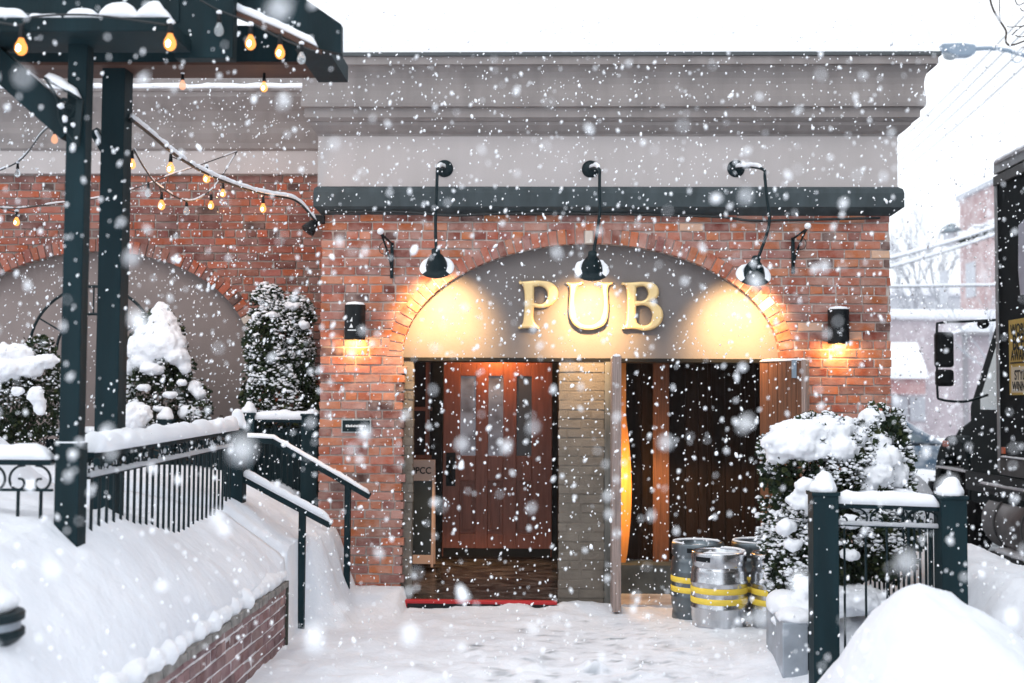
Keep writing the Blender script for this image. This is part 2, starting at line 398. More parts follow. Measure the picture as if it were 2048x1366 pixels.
# ------------------------------------------------------------------ brick building
PAL = [((.44, .140, .062), 26), ((.35, .105, .062), 26), ((.38, .17, .13), 22), ((.20, .06, .045), 12), ((.28, .12, .10), 10), ((.60, .36, .24), 2), ((.09, .045, .04), 4)]
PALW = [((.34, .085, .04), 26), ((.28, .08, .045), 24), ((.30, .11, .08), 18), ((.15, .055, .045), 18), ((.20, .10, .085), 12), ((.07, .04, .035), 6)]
PALR = [((.21, .12, .12), 40), ((.17, .085, .085), 30), ((.26, .16, .155), 20), ((.13, .07, .075), 10)]
def pick(pal):
    c = random.choices([p[0] for p in pal], [p[1] for p in pal])[0]; k = random.uniform(.74, 1.12)
    return tuple(min(1, q*k*random.uniform(.95, 1.05)) for q in c)
def courses(mb, x0, x1, z0, z1, y, pal, keep=None, ch=.0752, bl=.215, jx=0, tilt=0):
    z = z0; r = 0
    while z < z1 - .02:
        zt = min(z+ch-.0135, z1); x = x0 - (bl/2 if r % 2 else 0) - random.uniform(0, .02)
        header = r % 6 == 5; L = bl/2 if header else bl
        while x < x1:
            l_ = L*random.uniform(.94, 1.05); a = max(x, x0); b = min(x+l_-.013, x1)
            x += l_
            if b-a < .025: continue
            pieces = [(a, b)]
            if keep:
                n = 6; seg = [(a+(b-a)*i/n, a+(b-a)*(i+1)/n) for i in range(n)]
                ok = [keep((u+v)/2, (z+zt)/2) for u, v in seg]
                pieces = []; i = 0
                while i < n:
                    if ok[i]:
                        j = i
                        while j+1 < n and ok[j+1]: j += 1
                        pieces.append((seg[i][0], seg[j][1])); i = j
                    i += 1
            c = pick(pal); dy = random.uniform(-.003, .004)
            e0 = random.uniform(0, .004) if a == x0 else 0; e1 = random.uniform(-.004, .006) if b == x1 else 0
            for u, v in pieces:
                wv = .004*fbm(u*2.1, z*3, 7); mb.box((u-e0, y-.012+dy, z+wv), (v+e1, y+.05, zt+wv), c, .0036)
        z += ch; r += 1
def ellipse_ring(mb, cx, cz, a, b, w, y, pal, t0=0, t1=math.pi, bw=.066):
    # voussoirs laid round the arch
    N = 400; pts = [(cx+a*math.cos(t0+(t1-t0)*i/N), cz+b*math.sin(t0+(t1-t0)*i/N)) for i in range(N+1)]
    acc = 0; last = 0; cur = [pts[0]]
    def nrm(p):
        n = Vector(((p[0]-cx)/a**2, (p[1]-cz)/b**2)); return n.normalized()
    start = pts[0]; d = 0
    for i in range(1, N+1):
        d += math.dist(pts[i], pts[i-1])
        if d >= bw or i == N:
            p, q = start, pts[i]; n0, n1 = nrm(p), nrm(q)
            tx = Vector((q[0]-p[0], q[1]-p[1])).normalized()*.005
            p = Vector(p)+tx; q = Vector(q)-tx; ww = w*random.uniform(.95, 1.03)
            quad = [p, q, q+n1*ww, p+n0*ww]; c = pick(pal); dy = random.uniform(-.002, .003)
            if random.random() < .02: c = (.62, .55, .48)
            vs = [(k.x, y-.016+dy, k.y) for k in quad] + [(k.x, y+.07, k.y) for k in quad]
            mb.add(vs, [(0,1,2,3),(7,6,5,4),(0,4,5,1),(1,5,6,2),(2,6,7,3),(3,7,4,0)], c)
            start = pts[i]; d = 0
def wall_with_arch(mb, x0, x1, z0, z1, y, y2, cx, cz, a, b, zb):
    # flat wall of mortar, pierced by an arched opening that runs down to zb
    N = 60; xs = [cx - a*math.cos(math.pi*i/N) for i in range(N+1)]
    def q(xa, za, xb, zb_, xc=None): pass
    vs = []; fs = []
    def slab(xa, xb, ba, bb, ta, tb):
        n = len(vs); vs.extend([(xa, y, ba), (xb, y, bb), (xb, y, tb), (xa, y, ta)]); fs.append((n, n+1, n+2, n+3))
    slab(x0, cx-a, z0, z0, z1, z1) if cx-a > x0 else None
    slab(cx+a, x1, z0, z0, z1, z1) if x1 > cx+a else None
    for i in range(N):
        xa, xb = xs[i], xs[i+1]
        if xb < x0 or xa > x1: continue
        za = cz + b*math.sqrt(max(0, 1-((xa-cx)/a)**2)); zb2 = cz + b*math.sqrt(max(0, 1-((xb-cx)/a)**2))
        slab(xa, xb, za, zb2, z1, z1)
        n = len(vs); vs.extend([(xa, y, za), (xb, y, zb2), (xb, y2, zb2), (xa, y2, za)]); fs.append((n, n+1, n+2, n+3))
    for sx in (cx-a, cx+a):
        n = len(vs); vs.extend([(sx, y, zb), (sx, y, cz), (sx, y2, cz), (sx, y2, zb)]); fs.append((n, n+1, n+2, n+3))
    mb.add(vs, fs)

Y0 = 10.0
pub = thing('pub_building', 'Brick pub with grey cornice, gold lettering in a lit arch and two doorways', 'building', (.4, Y0, 0))
ACX, ACZ = at(1180, 717, Y0).x, at(1180, 716, Y0).z
AA = (at(1558, 717, Y0).x - at(803, 716, Y0).x)/2; AB = at(1180, 487, Y0).z - ACZ
ZTOP = at(1200, 428, Y0).z + .06
def keep_pub(x, z):
    if z > ACZ: return ((x-ACX)/(AA+.112))**2 + ((z-ACZ)/(AB+.112))**2 > 1
    return abs(x-ACX) > AA-.02
mb = MB(); courses(mb, XL, XR, -.05, ZTOP, Y0, PAL, keep_pub)
bw = mb.build('brick_facing', BRICK, pub, bevel=.003)
mb = MB(); ellipse_ring(mb, ACX, ACZ, AA, AB, .122, Y0, PAL); mb.build('brick_arch', BRICK, pub, bevel=.003)
mb = MB(); wall_with_arch(mb, XL+.004, XR-.004, -.3, ZTOP, Y0, Y0+.09, ACX, ACZ, AA, AB, -.3)
for s_, xx in ((-1, XL+.004), (1, XR-.004)):            # returns of the side walls
    mb.add([(xx, Y0, -.3), (xx, Y0+7, -.3), (xx, Y0+7, ZTOP), (xx, Y0, ZTOP)], [(0,1,2,3)])
mb.build('mortar_wall', MORTAR, pub)
mb = MB()                                              # right side face of the building in bricks
sub = MB(); courses(sub, Y0+.055, Y0+4, -.05, ZTOP, 0, PAL)
mb.add([(XR+.008-v[1]-.006, v[0], v[2]) for v in sub.v], sub.f); mb.c = sub.c
mb.build('side_brick', BRICK, pub)
# cornice, frieze, band (profile read along the right hand corner)
def prof_pt(px, py):
    d = ray(px, py)   # solve (XR+p)/(10-p) = d.x/d.y
    k = d.x/d.y; p = (k*Y0-XR)/(1+k); t = (Y0-p)/d.y
    return p, CAMZ + d.z*t
def run_profile(pts, back=7):
    mb = MB(); vs = []; fs = []; n = len(pts)
    for p, z in pts:
        q = p*.62
        vs += [(XL-q, Y0+1.55, z), (XL-q, Y0-p, z), (XR+p, Y0-p, z), (XR+p, Y0+back, z)]
    for i in range(n-1):
        for k in range(3): fs.append((i*4+k, i*4+k+1, i*4+k+5, i*4+k+4))
    mb.add(vs, fs); return mb
P = [prof_pt(*q) for q in ((1880,103),(1880,110),(1877,111),(1877,127),(1868,129),(1862,134),(1855,143),(1850,155),(1848,168),(1849,180),(1852,192),(1853,205),(1852,212),(1841,215),(1840,234),(1835,237),(1830,241),(1824,243),(1822,250),(1808,262),(1798,268),(1796,272))]
run_profile([(-.3, P[0][1]+.002), (P[0][0]+.01, P[0][1]), (P[1][0]+.01, P[1][1]), (P[1][0]-.1, P[1][1]-.002)]).build('drip_edge', DRIP, pub)
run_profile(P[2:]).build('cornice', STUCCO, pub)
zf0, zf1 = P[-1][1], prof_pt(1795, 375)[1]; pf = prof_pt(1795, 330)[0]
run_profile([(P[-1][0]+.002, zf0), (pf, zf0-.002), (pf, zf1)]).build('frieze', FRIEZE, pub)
B = [prof_pt(*q) for q in ((1796,374),(1806,378),(1809,386),(1809,414),(1800,420),(1782,432))]
run_profile(B + [(-.05, B[-1][1]-.003)]).build('ledge_band', BAND, pub)
# snow on the flat roof
mb = MB(); vs = []; nx_, ny_ = 90, 40; ex = P[0][0]; zt = P[0][1]
for j in range(ny_+1):
    for i in range(nx_+1):
        x = XL-ex*.62+.01 + (XR-XL+ex*1.62-.02)*i/nx_; y = Y0-ex+.01 + 6.5*(j/ny_)**1.5
        e = min(1, (j/ny_)**1.5*6.5/.22, (i/nx_)*(XR-XL)/.3, (1-i/nx_)*(XR-XL)/.3)
        h = .36*math.sqrt(max(0, 1-(1-e)**2)) + .14*(y-Y0+ex)*.6 + .05*fbm(x*1.2, y*1.2, 4)*e
        vs.append((x, y, zt+.004+max(0, h if e > 0 else 0)))
mb.add(vs, [(j*(nx_+1)+i, j*(nx_+1)+i+1, (j+1)*(nx_+1)+i+1, (j+1)*(nx_+1)+i) for j in range(ny_) for i in range(nx_)])
mb.build('roof_snow', SNOW, pub, smooth=True)
# painted panel filling the arch
YP = Y0+.075
def arch_poly(cx, cz, a, b, n=60): return [(cx+a*math.cos(math.pi*i/n), cz+b*math.sin(math.pi*i/n)) for i in range(n+1)]
zl = at(1180, 716, Y0).z
mb = MB(); mb.prism([(ACX-AA-.01, ACZ-.001)] + [(x, z) for x, z in reversed(arch_poly(ACX, ACZ, AA+.01, AB+.01))][1:-1] + [(ACX+AA+.01, ACZ-.001)], 'y', YP, YP+.08)
panel = mb.build('sign_panel', PANEL, pub)
mb = MB(); mb.box((ACX-AA, YP-.03, zl-.03), (ACX+AA, YP+.3, zl)); mb.build('lintel_strip', DARKF, pub)

# gold letters
def letter(name, outer, holes):
    def W(q): 
        p = at(1010+q[0]*.166, 540+q[1]*.166, YP); return (p.x, p.z)
    cu = bpy.data.curves.new(name, 'CURVE'); cu.dimensions = '2D'; cu.fill_mode = 'BOTH'; cu.extrude = .014; cu.bevel_depth = .017; cu.bevel_resolution = 1; cu.offset = -.017
    for poly in [outer]+holes:
        sp = cu.splines.new('BEZIER'); sp.bezier_points.add(len(poly)-1); sp.use_cyclic_u = True
        n = len(poly)
        for i, q in enumerate(poly):
            bp = sp.bezier_points[i]; x, z = W(q); bp.co = (x, z, 0)
            corner = len(q) > 2
            bp.handle_left_type = bp.handle_right_type = 'VECTOR' if corner else 'AUTO'
    ob = bpy.data.objects.new('tmp', cu); COL.objects.link(ob)
    bpy.context.view_layer.update()
    me = bpy.data.meshes.new_from_object(ob.evaluated_get(bpy.context.evaluated_depsgraph_get()))
    COL.objects.unlink(ob)
    mb = MB(); mb.add([(v.co.x, YP-.032-v.co.z, v.co.y) for v in me.vertices], [tuple(p.vertices) for p in me.polygons])
    return mb.build(name, GOLD, pub)
c = 1
letter('letter', [(165,150,c),(250,142),(440,135),(570,165),(632,240),(635,320),(570,420),(450,462),(352,455,c),(350,600),(375,655),(420,695,c),(412,712,c),(290,705),(160,712,c),(157,695,c),(205,660),(222,600),(226,230),(205,185)],
       [[(352,212,c),(440,205),(498,250),(512,310),(490,380),(430,415),(352,400,c)]]).name = 'letter'
letter('letter', [(733,160,c),(950,156,c),(945,172,c),(895,190),(862,230),(858,540),(900,635),(990,668),(1105,640),(1160,560),(1164,230),(1150,190),(1100,175,c),(1100,158,c),(1300,156,c),(1296,176,c),(1255,195),(1240,230),(1236,560),(1200,655),(1120,705),(1000,726),(880,700),(800,625),(773,530),(776,230),(765,195),(733,176,c)], [])
letter('letter', [(1400,160,c),(1500,156),(1700,150),(1805,180),(1848,260),(1830,335),(1745,386,c),(1840,425),(1895,510),(1888,610),(1820,695),(1680,735),(1560,715),(1400,718,c),(1402,700,c),(1440,672),(1456,620),(1458,230),(1445,195),(1400,178,c)],
       [[(1578,215,c),(1670,208),(1712,255),(1708,330),(1660,372),(1578,376,c)], [(1578,440,c),(1690,436),(1755,490),(1765,575),(1730,650),(1660,672),(1600,650),(1578,600)]])

# clapboard pilasters and recess
def clapboards(mb, x0, x1, z0, z1, y, ch=.082):
    z = z0
    while z < z1-.01:
        t = min(z+ch, z1); mb.add([(x0, y-.009, z), (x1, y-.009, z), (x1, y-.001, t), (x0, y-.001, t), (x0, y+.03, z), (x1, y+.03, z), (x1, y+.03, t), (x0, y+.03, t)],
               [(0,1,2,3),(7,6,5,4),(0,4,5,1),(1,5,6,2),(2,6,7,3),(3,7,4,0)]); z += ch
xa0, xa1 = at(800, 900, Y0).x, at(824, 900, Y0).x
xb0, xb1 = at(1118, 900, Y0).x, at(1209, 900, Y0).x
mb = MB(); courses(mb, xa0-.03, xa1, -.1, zl-.03, Y0+.058, PAL, None, .078, .2); mb.c = None; mb.build('painted_brick_pilaster', CLAP, pub, bevel=.003)
mb = MB(); mb.box((xa0-.03, Y0+.051, -.1), (xa1-.003, Y0+.16, zl-.03)); mb.build('pilaster_core', CLAP, pub)
mb = MB(); courses(mb, xb0, xb1, -.1, zl-.03, Y0+.058, PAL, None, .078, .2); mb.c = None; mb.build('painted_brick_pilaster', CLAP, pub, bevel=.003)
mb = MB(); mb.box((xb0+.003, Y0+.12, -.1), (xb1-.02, Y0+1.6, zl+.1)); mb.build('partition_core', DARKW, pub)
mb = MB(); mb.box((xb0+.003, Y0+.051, -.1), (xb1-.003, Y0+.117, zl-.03)); mb.build('pilaster_core', CLAP, pub)
mb = MB(); mb.box((xb1+.002, Y0+.02, -.1), (at(1237, 900, Y0).x, Y0+.12, zl-.03)); mb.build('door_post', POSTG, pub)
# vestibule shell
YD = 11.5; vx0, vx1 = -1.62, xb0+.004
mb = MB(); mb.box((vx0-.1, Y0+.17, -.1), (vx0, YD+.2, 2.5)); mb.box((vx0, Y0+.17, 2.34), (vx1, YD+.2, 2.5)); mb.box((vx0-.1, Y0+.165, 2.05), (vx1, Y0+.22, 2.34))
mb.build('vestibule_lining', DARKW, pub)
def zf(y): return .03 + (y-Y0)*.10
mb = MB(); vs = []; NX, NY = 30, 30
for j in range(NY+1):
    for i in range(NX+1):
        x = vx0+(vx1-vx0)*i/NX; y = Y0-.06+(YD+.05-Y0+.06)*j/NY; vs.append((x, y, zf(y)+.004*fbm(x*6, y*6)))
mb.add(vs, [(j*(NX+1)+i, j*(NX+1)+i+1, (j+1)*(NX+1)+i+1, (j+1)*(NX+1)+i) for j in range(NY) for i in range(NX)])
mb.build('entrance_floor', FLOORM, pub, smooth=True)
l_, r2 = at(812, 1197, Y0-.06), at(1114, 1204, Y0-.06)
mb = MB(); mb.box((l_.x, Y0-.13, -.01), (r2.x, Y0-.062, .052)); mb.build('red_threshold', RED, pub, bevel=.004)
mb = MB(); mb.box((l_.x+.02, Y0-.15, -.05), (r2.x+.03, Y0-.131, .026)); mb.build('rubber_kerb', BLACK, pub)
# vestibule back wall with sidelight and door
dx0, dx1 = at(886, 900, YD).x, at(1104, 900, YD).x
mb = MB(); mb.box((dx1+.002, YD-.03, 0), (vx1+.1, YD+.1, 2.4)); mb.box((dx0-.105, YD-.03, 0), (dx0-.002, YD+.1, 2.4)); mb.box((dx0-.1, YD-.031, 2.22), (dx1+.1, YD+.1, 2.4))
mb.build('door_frame', DARKF, pub, bevel=.004)
sw = MB(); sw.box((vx0, YD-.02, 0), (dx0-.107, YD+.1, 1.12)); sw.box((vx0, YD-.02, 2.15), (dx0-.107, YD+.1, 2.4))
sideb = sw.build('side_window', DARKW, pub)
mb = MB(); mb.box((vx0, YD+.01, 1.12), (dx0-.107, YD+.02, 2.15)); mb.build('pane', GLASSD, sideb)
mb = MB()
for xx in (vx0+.03, (vx0+dx0-.107)/2+.06, dx0-.15): mb.box((xx-.02, YD-.015, 1.12), (xx+.02, YD+.009, 2.15))
for zz in (1.14, 1.6): mb.box((vx0, YD-.012, zz-.018), (dx0-.107, YD+.008, zz+.018))
mb.build('muntins', DOORW, sideb)
door = MB(); zb = zf(YD)+.01
# door: stiles, rails and three lights over three panels
bk = MB(); bk.box((vx0-.1, YD+.11, -.1), (vx1+.2, YD+.16, 2.6)); bk.box((vx0, YD-.02, -.1), (vx1, YD+.1, zf(YD)+.02)); bk.build('vestibule_back', DARKW, pub)  # added sheet behind the door stops light leaks; threshold strip below
cols = [at(p, 900, YD).x for p in (920, 951, 976, 1006, 1033, 1063)]
zt_, zm = at(980, 752, YD).z, at(980, 912, YD).z; zp1, zp0 = at(980, 962, YD).z, at(980, 1068, YD).z; ztop = 2.21
xs_ = [dx0]+cols+[dx1]
for i in range(0, 8, 2): door.box((xs_[i]+(.0005 if i else 0), YD-.005, zb), (xs_[i+1]-.0005, YD+.045, ztop))
for i in range(1, 7, 2):
    door.box((xs_[i], YD-.003, zt_), (xs_[i+1], YD+.044, ztop)); door.box((xs_[i], YD-.003, zp1), (xs_[i+1], YD+.044, zm)); door.box((xs_[i], YD-.003, zb), (xs_[i+1], YD+.044, zp0))
dr = door.build('front_door', DOORW, pub, bevel=.004)
for i in range(1, 7, 2):
    mb = MB(); mb.box((xs_[i], YD+.015, zm), (xs_[i+1], YD+.025, zt_)); mb.build('pane', MIRG if i < 5 else GLASSD, dr)
    mb = MB(); mb.box((xs_[i], YD+.024, zp0), (xs_[i+1], YD+.035, zp1)); mb.box((xs_[i]+.03, YD+.006, zp0+.04), (xs_[i+1]-.03, YD+.025, zp1-.04)); mb.build('panel', DOORW, dr, bevel=.003)
h0, h1 = at(902, 905, YD), at(902, 972, YD)
mb = MB(); mb.box((h0.x-.045, YD-.012, h1.z), (h0.x+.045, YD-.004, h0.z)); mb.tube([(h0.x, YD-.01, h0.z-.05), (h0.x, YD-.06, h0.z-.07), (h0.x, YD-.06, h1.z+.07), (h0.x, YD-.01, h1.z+.05)], .012)
mb.build('handle', BLACK, dr)
mb = MB(); mb.box((dx0+.01, YD-.012, zb+.01), (dx1-.01, YD-.004, zb+.09)); mb.build('kick_plate', DARKF, dr)
# ceiling lamp in the vestibule
cl = thing('ceiling_lamp', 'Small round lamp under the vestibule ceiling glowing on the red door top', 'lamp', (-.45, YD-.22, 2.34))
mb = MB(); mb.lathe([(.0, 0), (.09, 0), (.09, -.02), (.075, -.035)], (0, 0, 0)); local(mb.build('base', BLACK, cl))
mb = MB(); mb.lathe([(.075, -.034), (.06, -.07), (.0, -.085)], (0, 0, 0)); local(mb.build('bulb_cover', LAMPIN, cl, smooth=True))
def lamp(kind, loc, e, col, size=.03, rot=None, spot=None, blend=.5):
    L = bpy.data.lights.new('light', kind); L.energy = e; L.color = col
    L.shadow_soft_size = size
    ob = bpy.data.objects.new('lamp_light', L); COL.objects.link(ob); ob.location = loc
    if rot is not None: ob.rotation_euler = Vector(rot).to_track_quat('-Z', 'Y').to_euler()
    if spot: L.spot_size = rad(spot); L.spot_blend = blend
    return ob
WARM = (1, .50, .17)
lamp('POINT', (-.45, YD-.20, 2.20), 20, WARM, .04)

# storage alcove on the right
ax0, ax1 = at(1237, 900, Y0).x, at(1520, 900, Y0).x; YA = 10.9
zpl = at(1300, 1120, YA).z
mb = MB()
x = ax0-.25
while x < ax1+.5:
    wd = random.uniform(.11, .15); mb.box((x, YA+random.uniform(0, .012), zpl), (x+wd-.006, YA+.05, 2.4)); x += wd
mb.box((ax0-.25, YA+.051, zpl), (ax1+.5, YA+.08, 2.4)); mb.build('alcove_back', DARKW, pub)  # solid sheet added behind the boards to keep the gaps dark
mb = MB(); mb.box((ax0-.14, Y0+.122, -.1), (ax0-.112, YA, 2.4)); mb.box((ax1+.16, Y0+.17, -.1), (ax1+.2, YA, 2.4)); mb.box((ax0-.11, Y0+.165, 2.1), (ax1+.16, YA, 2.14))
mb.build('alcove_lining', DARKW, pub)
mb = MB(); mb.box((ax0-.11, YA-.35, -.1), (ax1+.16, YA-.004, zpl)); mb.build('alcove_plinth', mat('plinth_grey', (.07, .09, .10), .7, noise_s=6, noise_a=.3), pub)
mb = MB(); mb.box((ax0-.1, Y0-.02, -.1), (ax1+.15, YA-.352, .015)); mb.build('alcove_floor', mat('slush', (.35, .33, .34), .5, col2=(.7, .7, .72), noise_s=5, noise_a=.8, bump=.5), pub)
# lamp glow painted as an amber board with worn marks, and a narrower board
p0, p1 = at(1222, 860, 10.72), at(1263, 860, 10.72)
mb = MB(); zz0, zz1 = zpl, 2.1; n = 24; vs = []
for i in range(n+1):
    t = i/n; z = zz0+(zz1-zz0)*t; bul = .05*math.sin(math.pi*min(1, t*1.45))**.8
    vs += [(p0.x-.1, 10.715, z), (p1.x-.05+bul, 10.715, z), (p1.x-.05+bul, 10.745, z), (p0.x-.1, 10.745, z)]
mb.add(vs, [(i*4+k, i*4+(k+1) % 4, i*4+4+(k+1) % 4, i*4+4+k) for i in range(n) for k in range(4)])
ab = mb.build('amber_board', AMBERW, pub)
mb = MB()
for k, py in enumerate((900, 968, 981, 1006, 1022)):
    q = at(1236, py, 10.712); s_ = .026
    shp = [[(-.4,.4),(.6,.5),(.5,-.4),(-.5,-.5)], [(-.6,.5),(-.1,.1),(0,-.6),(.1,.1),(.6,.5),(0,.35)], [(-.7,.3),(.7,.35),(.1,-.6),(-.2,-.5)], [(0,.7),(.7,-.1),(.4,-.5),(-.6,-.4)], [(-.6,.5),(.6,.5),(.6,-.5),(-.6,-.5)]][k]
    mb.prism([(q.x+u*s_, q.z+v*s_) for u, v in shp], 'y', 10.708, 10.714)
mb.build('lettering', BLACK, ab)
p0, p1 = at(1306, 860, 10.82), at(1338, 860, 10.82)
mb = MB(); mb.box((p0.x, 10.80, zpl), (p1.x, 10.84, 2.3)); mb.build('brown_board', LEAFW, pub, bevel=.004)
mb = MB()
for px in (1417, 1492): q = at(px, 860, 10.86); mb.box((q.x-.008, 10.85, zpl), (q.x+.008, 10.87, 2.3))
mb.build('batten', DARKW, pub)
al = thing('alcove_lamp', 'Warm lamp tucked behind the grey post lighting the amber board', 'lamp', (ax0-.10, 10.36, 1.0))
mb = MB(); mb.lathe([(0, 0), (.03, 0), (.03, .02), (.018, .03), (.018, .05)], (0,0,0), (1,0,0), 12); local(mb.build('holder', BLACK, al))
mb = MB(); mb.lathe([(.012, .05), (.022, .07), (.018, .09), (0, .1)], (0,0,0), (1,0,0), 12); local(mb.build('bulb', LAMPIN, al, smooth=True))
lamp('POINT', (ax0-.03, 10.42, 1.0), 16, (1, .50, .13), .025)

# open door leaves of the alcove
xl = at(1222, 900, Y0).x
mb = MB(); mb.box((xl-.004, 9.62, .02), (xl+.052, Y0+.015, at(1220, 712, 9.62).z-.01)); 
leafL = mb.build('open_door', GREYW, pub, bevel=.006, label='weathered plank door seen edge-on')
mb = MB(); mb.box((xl-.012, 9.60, .02), (xl+.06, 9.618, at(1220, 712, 9.62).z)); mb.build('edge_strip', GREYW, leafL, bevel=.004)
mb = MB(); snow_strip(mb, [(xl+.024, 9.6, at(1220, 712, 9.62).z-.002), (xl+.024, Y0, at(1220, 712, 9.62).z-.012)], .06, .02, 3); mb.build('snow_cap', SNOW, leafL, smooth=True)
hA, hB = Vector((ax1+.005, Y0-.02, 0)), Vector((at(1614, 900, 9.68).x, 9.68, 0))
ztl = at(1560, 722, 9.85).z; nn = 5; lf = MB()
for i in range(nn):
    a = hA.lerp(hB, i/nn+.004); b = hA.lerp(hB, (i+1)/nn-.004)
    lf.bar((a.x, a.y, (ztl+.05)/2), (b.x, b.y, (ztl+.05)/2), .035, ztl-.05)
leafR = lf.build('open_door', LEAFW, pub, bevel=.003, label='brown plank door swung open towards the shrub')
mb = MB(); a = hA.lerp(hB, .93); b = hA.lerp(hB, 1.02)
mb.bar((a.x, a.y, (ztl+.05)/2), (b.x, b.y, (ztl+.05)/2), .06, ztl-.04); mb.build('edge_strip', GREYW, leafR, bevel=.004)
mb = MB(); snow_strip(mb, [(hA.x, hA.y, ztl), (hB.x, hB.y, ztl+.003)], .05, .018, 4); mb.build('snow_cap', SNOW, leafR, smooth=True)
mb = MB(); q = hA.lerp(hB, .72); mb.box((q.x-.02, q.y-.05, ztl-.14), (q.x+.015, q.y-.02, ztl+.005)); mb.build('latch', LAMPG, leafR)

# ------------------------------------------------------------------ left wing
YW = 11.35
wing = thing('wing_building', 'Lower brick wing with a blind arch behind the pergola', 'building', (-4.5, YW, 0))
WCX, WCZ = at(193, 700, YW).x, at(195, 705, YW).z
WA = at(500, 700, YW).x-WCX; WB = at(195, 503, YW).z-WCZ
WT = at(400, 350, YW).z
def keep_w(x, z):
    if z > WCZ: return ((x-WCX)/(WA+.115))**2 + ((z-WCZ)/(WB+.115))**2 > 1
    return abs(x-WCX) > WA
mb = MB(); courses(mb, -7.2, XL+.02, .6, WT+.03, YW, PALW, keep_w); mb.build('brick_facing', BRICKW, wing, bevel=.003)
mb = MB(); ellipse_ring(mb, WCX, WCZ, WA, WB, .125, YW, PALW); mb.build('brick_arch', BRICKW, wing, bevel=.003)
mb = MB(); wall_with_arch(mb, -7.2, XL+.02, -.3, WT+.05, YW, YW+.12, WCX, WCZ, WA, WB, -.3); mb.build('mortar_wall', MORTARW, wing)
mb = MB(); mb.box((WCX-WA-.05, YW+.11, -.3), (WCX+WA+.05, YW+.16, WCZ+WB+.05)); mb.build('blind_arch_panel', WPANEL, wing)
def wz(py): return at(400, py, YW).z
prof = [(.0, wz(350)), (.05, wz(349)), (.05, wz(304)), (.075, wz(300)), (.085, wz(290)), (.10, wz(283)), (.12, wz(272)), (.125, wz(262)), (.14, wz(250)), (.19, wz(232)), (.25, wz(218)), (.29, wz(208)), (.30, wz(200)), (.32, wz(198)), (.32, wz(194)), (.0, wz(193))]
def runw(pr):
    mb = MB(); vs = []
    for p, z in pr: vs += [(-7.4, YW-p, z), (XL-.02 if True else 0, YW-p, z)]
    mb.add(vs, [(i*2, i*2+1, i*2+3, i*2+2) for i in range(len(pr)-1)]); return mb
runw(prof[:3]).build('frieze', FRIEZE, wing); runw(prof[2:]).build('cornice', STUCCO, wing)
mb = MB(); mb.box((-7.4, YW+.08, wz(200)), (XL-.02, YW+.3, wz(60))); mb.build('parapet', STUCCO, wing)
mb = MB(); snow_strip(mb, [(-7.4, YW-.13, wz(193)), (XL-.05, YW-.13, wz(193))], .40, .07, 8, .06); mb.build('ledge_snow', SNOW, wing, smooth=True)

# iron arch trellis in the blind arch
tr = thing('arched_trellis', 'Dark iron fan trellis standing in the blind arch behind the pergola posts', 'trellis', (at(185, 700, 11.15).x, 11.15, 1.0))
tc_ = at(185, 700, 11.15)
for nm, rr in (('outer_hoop', .60), ('inner_hoop', .34)):
    mb = MB(); mb.tube([(tc_.x+rr*math.cos(math.pi*i/24), 11.15, tc_.z+rr*math.sin(math.pi*i/24)) for i in range(25)], .014); mb.build(nm, IRON, tr)
mb = MB()
for i in range(1, 6): an = math.pi*i/6; mb.tube([(tc_.x+.34*math.cos(an), 11.15, tc_.z+.34*math.sin(an)), (tc_.x+.60*math.cos(an), 11.15, tc_.z+.6*math.sin(an))], .008)
mb.build('spokes', IRON, tr)
for s_ in (-1, 1):
    mb = MB(); mb.tube([(tc_.x+.6*s_, 11.15, .9), (tc_.x+.6*s_, 11.15, tc_.z)], .014); mb.build('leg', IRON, tr)

